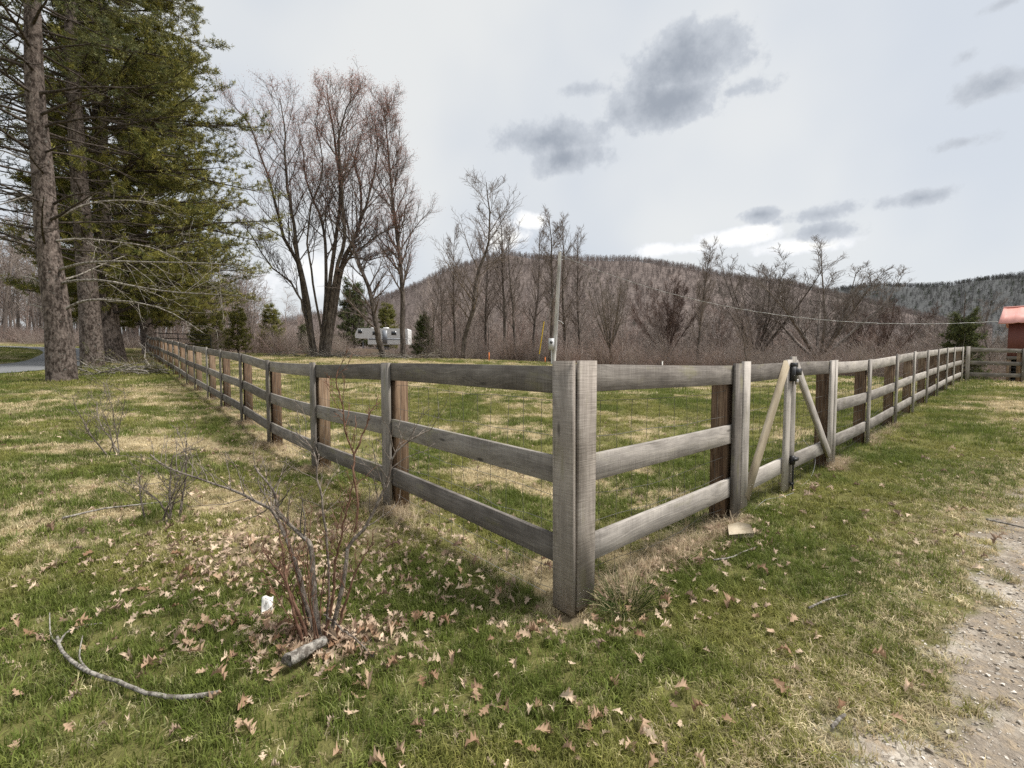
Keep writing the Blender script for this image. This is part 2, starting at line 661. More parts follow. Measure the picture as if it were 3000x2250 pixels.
M_PINEBARK = bark_mat("pine_bark", (.045, .034, .028), (.20, .162, .142), .4, 14, .5, 1.0)
M_DEADLIMB = bark_mat("dead_limb_bark", (.10, .085, .07), (.34, .31, .27), .7, 14, 1)
M_PINELIMB = bark_mat("pine_limb_bark", (.035, .028, .023), (.10, .082, .07), .2, 14, 1)
M_MAPLE = bark_mat("maple_bark", (.06, .049, .042), (.165, .140, .121), .3, 7)
M_TWIG = bark_mat("bare_twig_bark", (.095, .076, .066), (.19, .157, .138), 0, 3, 1, .2)
M_TWIGRED = bark_mat("reddish_twig_bark", (.085, .055, .044), (.165, .118, .097), 0, 3, 1, .2)
M_PALETWIG = bark_mat("pale_tree_bark", (.12, .10, .087), (.25, .215, .19), .3, 5, 1, .3)
M_SHRUBA = bark_mat("shrub_grey_bark", (.095, .076, .062), (.27, .23, .195), .7, 60, .4, .5)
M_SHRUBB = bark_mat("shrub_red_bark", (.10, .050, .032), (.23, .135, .095), .1, 60, .4, .3)
M_STICK = bark_mat("fallen_stick_bark", (.11, .097, .083), (.33, .305, .27), .8, 45, .8, .5)
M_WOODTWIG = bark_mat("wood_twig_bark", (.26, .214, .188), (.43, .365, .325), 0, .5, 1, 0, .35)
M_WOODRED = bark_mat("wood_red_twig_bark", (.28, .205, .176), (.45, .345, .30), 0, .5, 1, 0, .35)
M_HILLTWIG = bark_mat("hazed_hill_bark", (.19, .157, .144), (.31, .262, .243), 0, .6, 1, 0, .45)  # bark lightened in place of haze over the ridge


def inst_tint_mat(name, rough=.7, transl=.25, kind='INSTANCER', attr='tint'):
    m, t, b = new_mat(name, rough, .2)
    a = t.node('ShaderNodeAttribute', attribute_name=attr, attribute_type=kind)
    t.link(a.outputs['Color'], b.inputs['Base Color'])
    if transl:
        tr_ = t.node('ShaderNodeBsdfTranslucent')
        t.link(a.outputs['Color'], tr_.inputs[0])
        mx = t.node('ShaderNodeMixShader')
        mx.inputs[0].default_value = transl
        t.link(b.outputs[0], mx.inputs[1])
        t.link(tr_.outputs[0], mx.inputs[2])
        t.link(mx.outputs[0], t.n['Material Output'].inputs[0])
    return m


M_GRASS = inst_tint_mat("grass_blade", .6, .35)
M_LEAFSTUFF = inst_tint_mat("dead_leaf_mass", .8, .25, 'GEOMETRY')
M_NEEDLE = inst_tint_mat("pine_needles", .6, .2, 'GEOMETRY')
M_STONE = inst_tint_mat("gravel_stone", .9, 0)


def leaf_mat():
    m, t, b = new_mat("dead_oak_leaf", .75, .2)
    oi = t.node('ShaderNodeObjectInfo')
    ramp = t.node('ShaderNodeValToRGB')
    e = ramp.color_ramp.elements
    e[0].color = (.20, .105, .06, 1)
    e[1].color = (.68, .55, .41, 1)
    x = e.new(.35)
    x.color = (.40, .265, .175, 1)
    x = e.new(.7)
    x.color = (.50, .36, .25, 1)
    t.link(oi.outputs['Random'], ramp.inputs[0])
    n = t.noise(t.node('ShaderNodeTexCoord').outputs['Object'], 60, 3)
    col = t.mix(t.math('MULTIPLY', n, .5), ramp.outputs[0], (.30, .2, .12))
    t.link(col, b.inputs['Base Color'])
    tr_ = t.node('ShaderNodeBsdfTranslucent')
    t.link(col, tr_.inputs[0])
    mx = t.node('ShaderNodeMixShader')
    mx.inputs[0].default_value = .2
    t.link(b.outputs[0], mx.inputs[1])
    t.link(tr_.outputs[0], mx.inputs[2])
    t.link(mx.outputs[0], t.n['Material Output'].inputs[0])
    return m


M_LEAF = leaf_mat()


def flat_mat(name, col, rough=.6, spec=.3, metal=0.0, var=.15, sc=6):
    m, t, b = new_mat(name, rough, spec)
    n = t.noise(t.node('ShaderNodeTexCoord').outputs['Object'], sc, 4)
    c = t.mix(t.math('MULTIPLY', n, 2 * var), col, tuple(x * .6 for x in col))
    t.link(c, b.inputs['Base Color'])
    b.inputs['Metallic'].default_value = metal
    return m


M_WIRE = flat_mat("galvanised_wire", (.34, .34, .33), .5, .5, .3)
M_RUSTWIRE = flat_mat("dull_wire", (.14, .135, .125), .6, .3, .2)
M_BLACK = flat_mat("black_metal", (.018, .018, .02), .45, .5)
M_STEEL = flat_mat("padlock_steel", (.55, .52, .48), .3, .5, .8)
M_POLE = bark_mat("utility_pole_wood", (.36, .345, .325), (.62, .60, .575), .3, 5, .1, .3)
M_METER = flat_mat("meter_box_grey", (.50, .51, .52), .5, .4)
M_YELLOW = flat_mat("yellow_guard", (.68, .46, .03), .5, .4)
M_ORANGE = flat_mat("orange_stake", (.75, .22, .05), .6, .3)
M_GLASS = flat_mat("dark_glass", (.03, .035, .04), .1, .6)
M_RV = flat_mat("white_trailer_skin", (.78, .78, .77), .4, .5, 0, .05)
M_RVSTRIPE = flat_mat("trailer_stripe", (.25, .27, .3), .4, .5)
M_RUBBER = flat_mat("rubber", (.03, .03, .03), .8, .2)
M_PAPER = flat_mat("white_paper", (.80, .78, .74), .8, .2, 0, .05)


def roof_mat():
    m, t, b = new_mat("red_metal_roof", .35, .5)
    oc = t.node('ShaderNodeTexCoord').outputs['Object']
    n = t.noise(t.mapping(oc, (6, .6, .6)), 1.5, 4)
    col = t.mix(n, (.55, .22, .18), (.66, .34, .29))
    t.link(col, b.inputs['Base Color'])
    return m


M_ROOF = roof_mat()
M_BARN = flat_mat("red_barn_siding", (.17, .062, .05), .6, .3, 0, .3, 1.5)
M_DARK = flat_mat("barn_inside_shade", (.02, .018, .016), .9, .1)


def asphalt_mat():
    m, t, b = new_mat("asphalt", .85, .25)
    oc = t.node('ShaderNodeTexCoord').outputs['Object']
    n = t.noise(oc, 1.2, 6, .65)
    n2 = t.noise(oc, 60, 2)
    col = t.mix(n, (.10, .105, .115), (.20, .205, .21))
    col = t.mix(t.math('MULTIPLY', n2, .4), col, (.26, .26, .255))
    t.link(col, b.inputs['Base Color'])
    bump(t, b, n2, .3, .01)
    return m


M_ASPHALT = asphalt_mat()


def ground_mat():
    m, t, b = new_mat("lawn_soil", .95, .08)
    oc = t.node('ShaderNodeTexCoord').outputs['Object']
    straw = t.node('ShaderNodeAttribute', attribute_name='straw').outputs['Fac']
    grav = t.node('ShaderNodeAttribute', attribute_name='gravel').outputs['Fac']
    lit = t.node('ShaderNodeAttribute', attribute_name='litter').outputs['Fac']
    far = t.node('ShaderNodeAttribute', attribute_name='far').outputs['Fac']
    n1 = t.noise(oc, 2.2, 5, .65)
    n2 = t.noise(oc, 14, 5, .65)
    n3 = t.noise(oc, 75, 3, .6)
    green = t.mix(n2, (.070, .080, .020), (.17, .160, .050))
    green = t.mix(t.math('MULTIPLY', n3, .4), green, (.22, .19, .10))
    strawc = t.mix(n2, (.33, .262, .15), (.50, .42, .265))
    strawc = t.mix(t.math('MULTIPLY', n3, .5), strawc, (.22, .16, .085))
    sf = t.math('ADD', straw, t.math('MULTIPLY', t.math('SUBTRACT', n2, .5), .9))
    col = t.mix(t.smooth(sf, .25, .7), green, strawc)
    soil = t.mix(n3, (.11, .083, .055), (.29, .225, .15))
    lf = t.math('ADD', lit, t.math('MULTIPLY', t.math('SUBTRACT', n2, .5), .8))
    col = t.mix(t.math('MULTIPLY', t.smooth(lf, .3, .75), .85), col, soil)
    # gravel: pale limestone fines with darker damp patches
    vor = t.node('ShaderNodeTexVoronoi', feature='F1')
    t.link(oc, vor.inputs['Vector'])
    vor.inputs['Scale'].default_value = 55
    gv = t.mix(vor.outputs['Color'], (.25, .215, .175), (.56, .505, .43))
    gp = t.smooth(t.math('ADD', t.math('MULTIPLY', n1, .75), t.math('MULTIPLY', t.noise(oc, .9, 3), .4)), .46, .62)
    gv = t.mix(t.math('MULTIPLY', gp, .8), gv, (.20, .165, .13))
    gv = t.mix(t.smooth(n2, .48, .68), gv, (.33, .265, .19))
    gf = t.math('ADD', grav, t.math('MULTIPLY', t.math('SUBTRACT', n2, .5), .7))
    col = t.mix(t.smooth(gf, .3, .75), col, gv)
    col = t.mix(far, col, (.10, .075, .05))
    t.link(col, b.inputs['Base Color'])
    h = t.math('ADD', n3, t.math('MULTIPLY', n2, 2.0))
    bump(t, b, h, .7, .02)
    return m


# ------------------------------------------------------------------ ground sheet
def build_ground():
    V = np.stack([_GX, _GY, GZ], -1).reshape(-1, 3)
    idx = np.arange(NG * NG).reshape(NG, NG)
    F = np.stack([idx[:-1, :-1], idx[:-1, 1:], idx[1:, 1:], idx[1:, :-1]], -1).reshape(-1, 4)
    x, y = V[:, 0], V[:, 1]
    r = np.hypot(x, y)
    wood = sstep(fbm(x * .1, y * .1, 77) * 6 + y, 41, 47)
    me = mesh_np("ground", V, F, ground_mat(), True, None,
                 {'straw': m_straw(x, y), 'gravel': m_gravel(x, y), 'litter': m_litter(x, y), 'far': np.clip(np.maximum(wood, sstep(r, 60, 120)), 0, 1)})
    g = link("ground", me)
    g['kind'] = 'structure'
    # asphalt
    T = np.gradient(ROAD, axis=0)
    T /= np.linalg.norm(T, axis=1, keepdims=True)
    Nn = np.stack([-T[:, 1], T[:, 0]], 1)
    cols = np.linspace(-1, 1, 7)
    P = ROAD[:, None, :] + Nn[:, None, :] * (cols * ROAD_W)[None, :, None]
    z = gz(P[..., 0], P[..., 1]) + .05 - .03 * np.abs(cols)[None]
    V = np.concatenate([P, z[..., None]], -1).reshape(-1, 3)
    idx = np.arange(len(V)).reshape(len(ROAD), 7)
    F = np.stack([idx[:-1, :-1], idx[:-1, 1:], idx[1:, 1:], idx[1:, :-1]], -1).reshape(-1, 4)
    d = link("driveway", mesh_np("driveway", V, F, M_ASPHALT))
    d['kind'] = 'structure'
    return g


GROUND = build_ground()


# ------------------------------------------------------------------ geometry-node scatter for stuff
def gn_scatter(name, pts, rot, scl, tint, protos, pick, kind_label):
    """one object whose points carry instances of the prototype meshes"""
    coll = bpy.data.collections.new(name + "_kinds")
    for i, me in enumerate(protos):
        o = bpy.data.objects.new("%s_kind_%03d" % (name, i), me)
        coll.objects.link(o)
    me = mesh_np(name, pts, [], None, False, None, {'rot': rot, 'scl': scl, 'tint': tint})
    at = me.attributes.new('pick', 'INT', 'POINT')
    at.data.foreach_set('value', np.asarray(pick, np.int32))
    o = link(name, me)
    ng = bpy.data.node_groups.new(name + "_scatter", 'GeometryNodeTree')
    ng.interface.new_socket('Geometry', in_out='INPUT', socket_type='NodeSocketGeometry')
    ng.interface.new_socket('Geometry', in_out='OUTPUT', socket_type='NodeSocketGeometry')
    gi = ng.nodes.new('NodeGroupInput')
    go = ng.nodes.new('NodeGroupOutput')
    ci = ng.nodes.new('GeometryNodeCollectionInfo')
    ci.inputs[0].default_value = coll
    ci.inputs['Separate Children'].default_value = True
    ci.inputs['Reset Children'].default_value = True
    iop = ng.nodes.new('GeometryNodeInstanceOnPoints')
    iop.inputs['Pick Instance'].default_value = True

    def na(nm, dt):
        nd = ng.nodes.new('GeometryNodeInputNamedAttribute')
        nd.data_type = dt
        nd.inputs[0].default_value = nm
        return nd.outputs[0]
    ng.links.new(gi.outputs[0], iop.inputs['Points'])
    ng.links.new(ci.outputs[0], iop.inputs['Instance'])
    ng.links.new(na('pick', 'INT'), iop.inputs['Instance Index'])
    e2r = ng.nodes.new('FunctionNodeEulerToRotation')
    ng.links.new(na('rot', 'FLOAT_VECTOR'), e2r.inputs[0])
    ng.links.new(e2r.outputs[0], iop.inputs['Rotation'])
    ng.links.new(na('scl', 'FLOAT_VECTOR'), iop.inputs['Scale'])
    ng.links.new(iop.outputs[0], go.inputs[0])
    md = o.modifiers.new('scatter', 'NODES')
    md.node_group = ng
    o['kind'] = 'stuff'
    tag(o, kind_label[0], kind_label[1])
    return o


def tuft_mesh(name, rng, nb, h, spread, width, lean, mat):
    V, F = [], []
    n = 0
    for i in range(nb):
        a = rng.uniform(0, 2 * np.pi)
        r = spread * math.sqrt(rng.uniform())
        p = np.array([r * math.cos(a), r * math.sin(a), -.005])
        b = rng.uniform(0, 2 * np.pi)
        d = np.array([math.cos(b), math.sin(b), 0])
        s = np.array([-d[1], d[0], 0])
        hh = h * rng.uniform(.45, 1.15)
        ln = lean * rng.uniform(.2, 1.3)
        w = width * rng.uniform(.6, 1.2)
        p1 = p + d * hh * ln * .35 + np.array([0, 0, hh * .6])
        p2 = p + d * hh * ln + np.array([0, 0, hh * (1 - .35 * ln)])
        V += [p - s * w, p + s * w, p1 + s * w * .75, p1 - s * w * .75, p2]
        F.append([n, n + 1, n + 2])
        F.append([n, n + 2, n + 3])
        F.append([n + 3, n + 2, n + 4])
        n += 5
    return mesh_np(name, V, np.array(F), mat, True)


def build_grass():
    rng = np.random.default_rng(11)
    near = [tuft_mesh("grass_tuft", rng, 15, .056, .032, .0021, .85, M_GRASS) for i in range(5)]
    near += [tuft_mesh("flat_tuft", rng, 14, .040, .045, .0023, 1.6, M_GRASS) for i in range(3)]
    mid = [tuft_mesh("grass_patch", rng, 26, .062, .10, .0032, .9, M_GRASS) for i in range(4)]
    farm = [tuft_mesh("grass_patch_far", rng, 30, .085, .28, .008, .9, M_GRASS) for i in range(4)]
    protos = near + mid + farm
    X, Y, K, S = [], [], [], []

    def band(d0, d1, dens, lo, hi, s0, s1, side=1.28):
        area = side * (d1 ** 2 - d0 ** 2)
        n = int(area * dens)
        d = np.sqrt(rng.uniform(d0 ** 2, d1 ** 2, n))
        x = rng.uniform(-side, side, n) * d
        X.append(x)
        Y.append(d)
        K.append(rng.integers(lo, hi, n))
        S.append(rng.uniform(s0, s1, n))
    band(1.1, 3.2, 2600, 0, 8, .55, 1.1)
    band(3.2, 6.5, 900, 0, 8, .8, 1.35)
    band(3.2, 6.5, 110, 8, 12, .6, 1.0)
    band(6.5, 14, 150, 8, 12, .75, 1.2)
    band(14, 44, 17, 12, 16, .6, 1.15)
    x, y, k, s = map(np.concatenate, (X, Y, K, S))
    grv, lit, stw = m_gravel(x, y), m_litter(x, y), m_straw(x, y)
    rd = m_road(x, y)
    keep = rng.uniform(size=len(x)) > np.clip(grv * 1.25 - .02, 0, .995)
    keep &= rng.uniform(size=len(x)) > np.clip(lit * .75, 0, .9)
    keep &= np.hypot(x - C0[0], (y - C0[1] + .02) * 1.2) > .085
    keep &= rd > ROAD_W + .1
    keep &= rng.uniform(size=len(x)) > sstep(y + fbm(x * .2, y * .2, 5) * 4, 38, 41)
    clump = fbm(x * 4.5, y * 4.5, 63, 3)
    keep &= (rng.uniform(size=len(x)) < np.clip(.25 + 2.0 * (clump - .28), .22, 1)) | (y > 9)
    x, y, k, s, grv, lit, stw, clump = [a[keep] for a in (x, y, k, s, grv, lit, stw, clump)]
    n = len(x)
    mixv = stw + (rng.uniform(size=n) - .42) * 1.0 + lit * .35 + grv * .5 + .55 * sstep(sd_right(x, y) - 1.0, -.5, .2) * (sd_right(x, y) > 0) * (y < 6) + (clump - .5) * -.5
    f = sstep(mixv, .35, .75)[:, None]
    hue = rng.uniform(size=(n, 1))
    lush = sstep(fbm(x * .9 + 50, y * .9, 91, 3), .38, .62)[:, None]
    g1 = np.array([.145, .158, .034])
    g2 = np.array([.28, .265, .082])
    g3 = np.array([.090, .138, .024])
    green = (g1 * (1 - hue) + g2 * hue) * (1 - lush * .65) + g3 * lush * .65
    dry = np.array([.34, .275, .155]) * (1 - hue) + np.array([.62, .53, .35]) * hue
    tint = green * (1 - f) + dry * f
    tint *= rng.uniform(.72, 1.5, (n, 1))
    lush1 = lush[:, 0]
    hgt = s * (1 + .55 * lush1 * (1 - f[:, 0]) + .5 * np.maximum(0, clump - .55))
    scl = np.stack([s, s, hgt * np.where(f[:, 0] > .6, .75, 1.0)], 1)
    rot = np.stack([rng.normal(0, .15, n), rng.normal(0, .15, n), rng.uniform(0, 6.28, n)], 1)
    pts = np.stack([x, y, gz(x, y)], 1)
    print("grass tufts", n)
    gn_scatter("grass", pts, rot, scl, tint, protos, k, ("short spring grass, green mixed with straw, covering lawn and field", "grass"))

    # tall dead straw at the foot of the fences, and lank clumps
    straw = [tuft_mesh("straw_clump", rng, 46, .17, .06, .0016, 1.6, M_GRASS) for i in range(4)]
    x, y, s = [], [], []
    for i, q in enumerate(LS[:9]):
        m = int(60 / (1 + .35 * i))
        t = q + rng.normal(0, .16, m) - .05
        p = C0[None] + DL[None] * t[:, None] - NL[None] * rng.normal(.02, .09, m)[:, None]
        x.append(p[:, 0]); y.append(p[:, 1]); s.append(rng.uniform(.45, 1.0, m))
    for a, b, m in [(.3, 2.2, 110), (4.95, 5.6, 60), (7.0, 9.5, 40)]:
        t = rng.uniform(a, b, m)
        p = C0[None] + DR[None] * t[:, None] - NR[None] * rng.normal(.03, .08, m)[:, None]
        x.append(p[:, 0]); y.append(p[:, 1]); s.append(rng.uniform(.4, .95, m))
    t = rng.uniform(.2, 19, 260)
    p = C0[None] + DL[None] * t[:, None] - NL[None] * rng.normal(.0, .1, 260)[:, None]
    x.append(p[:, 0]); y.append(p[:, 1]); s.append(rng.uniform(.3, .7, 260))
    x, y, s = map(np.concatenate, (x, y, s))
    n = len(x)
    h = rng.uniform(size=(n, 1))
    tint = np.array([.30, .225, .14]) * (1 - h) + np.array([.62, .51, .355]) * h
    gn_scatter("dead_straw", np.stack([x, y, gz(x, y)], 1), np.stack([rng.normal(0, .2, n), rng.normal(0, .2, n), rng.uniform(0, 6.28, n)], 1),
               np.stack([s, s, s], 1), tint, straw, rng.integers(0, 4, n), ("tangled tan dead grass along the foot of the fence", "dead grass"))


build_grass()


def build_gravel():
    rng = np.random.default_rng(5)
    protos = []
    for i in range(5):
        v = rng.normal(size=(10, 3))
        v /= np.linalg.norm(v, axis=1, keepdims=True)
        v *= rng.uniform(.7, 1.1, (10, 1)) * [1, .8, .55]
        import bmesh
        bm = bmesh.new()
        for p in v:
            bm.verts.new(p)
        bmesh.ops.convex_hull(bm, input=bm.verts)
        me = bpy.data.meshes.new("stone")
        bm.to_mesh(me)
        bm.free()
        me.materials.append(M_STONE)
        protos.append(me)
    n = 90000
    d = np.sqrt(rng.uniform(1.1 ** 2, 7.5 ** 2, n))
    x = rng.uniform(.0, 1.3, n) * d
    g = m_gravel(x, d)
    keep = rng.uniform(size=n) < g * np.where(d < 3.5, 1, .45)
    x, y = x[keep], d[keep]
    n = len(x)
    s = np.exp(rng.normal(math.log(.0052), .55, n))
    s = np.clip(s, .002, .02)
    t = rng.uniform(size=(n, 1))
    tint = np.array([.20, .168, .135]) * (1 - t) + np.array([.64, .59, .52]) * t
    gn_scatter("gravel", np.stack([x, y, gz(x, y) + s * .2], 1), rng.uniform(-.4, .4, (n, 3)) + np.array([0, 0, 1]) * rng.uniform(0, 6.28, (n, 1)),
               np.stack([s, s, s], 1), tint, protos, rng.integers(0, 5, n), ("pale loose gravel on the drive at the right", "gravel"))


build_gravel()


# ------------------------------------------------------------------ dead leaves
def leaf_proto(rng):
    """lobed oak leaf, about 1 long, curled, as a strip of quads"""
    n = 9
    t = np.linspace(0, 1, n)
    w = .27 * np.sin(np.pi * np.clip(t * .92 + .06, 0, 1)) ** .8
    lob = np.where(np.arange(n) % 2 == 0, .42, 1.25) * rng.uniform(.85, 1.15, n)
    w = w * lob
    w[0] = .012
    w[-1] = .02
    bend = rng.uniform(-1.8, 1.8)
    x = t - .5
    zc = bend * (t - .5) ** 2 * .9
    cup = rng.uniform(-.3, 2.2)
    V, F = [], []
    for i in range(n):
        sk = .09 if lob[i] > .8 else 0
        for sgn in (-1, 0, 1):
            ww = w[i] * rng.uniform(.75, 1.2) if sgn else 0
            V.append([x[i] + sk * abs(sgn), sgn * ww, zc[i] + cup * ww * abs(sgn) * rng.uniform(.5, 1.3) + rng.normal(0, .02)])
    for i in range(n - 1):
        for k in (0, 1):
            a = i * 3 + k
            F.append([a, a + 1, a + 4, a + 3])
    V = np.array(V)
    V[:, 2] -= np.percentile(V[:, 2], 10)
    return V, np.array(F)


def build_leaves():
    rng = np.random.default_rng(21)
    protos = [leaf_proto(rng) for i in range(12)]
    x, y, s = [], [], []

    def spray(cx, cy, sx, sy, n):
        x.append(rng.normal(cx, sx, n)); y.append(rng.normal(cy, sy, n))
    spray(SHRUB[0], SHRUB[1], .28, .13, 230)
    spray(SHRUB[0] + .05, SHRUB[1] - .12, .2, .1, 70)
    spray(-1.85, 3.15, .6, .4, 520)
    spray(-1.1, 2.7, .6, .28, 380)
    spray(-1.6, 2.2, .7, .35, 120)
    spray(-.3, 2.0, .8, .4, 100)
    spray(0.15, 1.62, .55, .1, 60)
    spray(-2.6, 3.6, 1.2, .9, 240)
    spray(-3.4, 6.5, 1.6, 1.6, 260)
    for a, b, m in [(.2, 2.3, 200), (2.3, 5, 40)]:
        t = rng.uniform(a, b, m)
        off = np.abs(rng.normal(.0, .2, m)) - .06
        x.append(C0[0] + DR[0] * t + NR[0] * off); y.append(C0[1] + DR[1] * t + NR[1] * off)
    t = rng.uniform(.1, 12, 240)
    off = rng.normal(.25, .3, 240)
    x.append(C0[0] + DL[0] * t + NL[0] * off); y.append(C0[1] + DL[1] * t + NL[1] * off)
    spray(.36, 2.24, .2, .07, 46)
    spray(1.3, 2.55, .5, .35, 60)
    spray(3.0, 3.6, 1.0, .6, 110)
    m = 760
    d = np.sqrt(rng.uniform(1.3 ** 2, 9 ** 2, m))
    x.append(rng.uniform(-1.2, 1.2, m) * d); y.append(d)
    x, y = np.concatenate(x), np.concatenate(y)
    k = (y > 1.2) & (rng.uniform(size=len(x)) > m_gravel(x, y) * .8)
    k &= np.hypot(x - C0[0], y - C0[1] - .03) > .09
    # the path out of the open lawn keeps only a few
    k &= (np.abs(x) < 1.25 * y)
    x, y = x[k], y[k]
    n = len(x)
    s = np.clip(rng.normal(.047, .015, n), .020, .092)
    rot = np.stack([rng.normal(0, .36, n), rng.normal(0, .36, n), rng.uniform(0, 6.28, n)], 1)
    pk = rng.integers(0, 12, n)
    z = gz(x, y) + rng.uniform(.008, .042, n)
    order = np.argsort(-(s / y))
    meshes = [mesh_np("oak_leaf", v, f, M_LEAF) for v, f in protos]
    first = order[:300]
    for i in first:
        o = link("oak_leaf", meshes[pk[i]], GROUND, (x[i], y[i], z[i]), tuple(rot[i]))
        o.scale = (s[i],) * 3
    # the rest in one mesh
    VV, FF, TT = [], [], []
    off = 0
    c0, c1 = np.array([.21, .135, .095]), np.array([.66, .52, .385])
    for i in order[300:]:
        v, f = protos[pk[i]]
        cx, sx = math.cos(rot[i, 0]), math.sin(rot[i, 0])
        cy, sy = math.cos(rot[i, 1]), math.sin(rot[i, 1])
        cz, sz = math.cos(rot[i, 2]), math.sin(rot[i, 2])
        Rm = np.array([[cz, -sz, 0], [sz, cz, 0], [0, 0, 1]]) @ np.array([[cy, 0, sy], [0, 1, 0], [-sy, 0, cy]]) @ np.array([[1, 0, 0], [0, cx, -sx], [0, sx, cx]])
        VV.append(v * s[i] @ Rm.T + [x[i], y[i], z[i]])
        FF.append(f + off)
        t = rng.uniform()
        TT.append(np.repeat(((c0 * (1 - t) + c1 * t) * rng.uniform(.8, 1.2))[None], len(v), 0))
        off += len(v)
    o = link("leaf_litter", mesh_np("leaf_litter", np.concatenate(VV), np.concatenate(FF), M_LEAFSTUFF, True, None, {'tint': np.concatenate(TT)}), GROUND)
    o['kind'] = 'stuff'


build_leaves()


# ------------------------------------------------------------------ fences
def board(parent, name, mat, path, half_w, thick, inward, up=None):
    """a board whose face follows path (list of 3-D centre points on its outer face); half_w is half its height;
    inward is the horizontal unit vector through its thickness"""
    path = np.asarray(path, float)
    n = len(path)
    T = np.gradient(path, axis=0)
    T /= np.linalg.norm(T, axis=1, keepdims=True)
    inn = np.array([inward[0], inward[1], 0.0])
    U = np.cross(T, inn)
    U /= np.linalg.norm(U, axis=1, keepdims=True)
    U = np.where((U[:, 2:3] if abs(U[0, 2]) > .5 else np.ones((n, 1))) < 0, -U, U)
    e = .0025                                   # worn edges
    prof = [(-half_w, e), (-half_w + e, 0), (half_w - e, 0), (half_w, e), (half_w, thick - e), (half_w - e, thick), (-half_w + e, thick), (-half_w, thick - e)]
    ln = np.concatenate([[0], np.cumsum(np.linalg.norm(np.diff(path, axis=0), axis=1))])
    V, UV = [], []
    for i in range(n):
        acc = 0
        for j, (a, b) in enumerate(prof):
            V.append(path[i] + U[i] * a + inn * b)
            if j:
                acc += math.hypot(a - prof[j - 1][0], b - prof[j - 1][1])
            UV.append((ln[i], acc))
    k = len(prof)
    F = []
    for i in range(n - 1):
        for j in range(k):
            F.append([i * k + j, i * k + (j + 1) % k, (i + 1) * k + (j + 1) % k, (i + 1) * k + j])
    # end caps as quads
    for base in (0, (n - 1) * k):
        for q in ([0, 1, 2, 3], [0, 3, 4, 7], [4, 5, 6, 7]):
            F.append([base + a for a in q])
    me = mesh_np(name, V, np.array(F), mat, False, UV)
    # keep face winding outward
    import bmesh
    bm = bmesh.new()
    bm.from_mesh(me)
    bmesh.ops.recalc_face_normals(bm, faces=bm.faces)
    bm.to_mesh(me)
    bm.free()
    o = link(name, me, parent)
    return o


RAILS = (1.285, .775, .305)       # centre heights of the three rails
RAIL_H = .078
T_B = .026                        # batten thickness
T_R = .032                        # rail thickness
frng = np.random.default_rng(3)


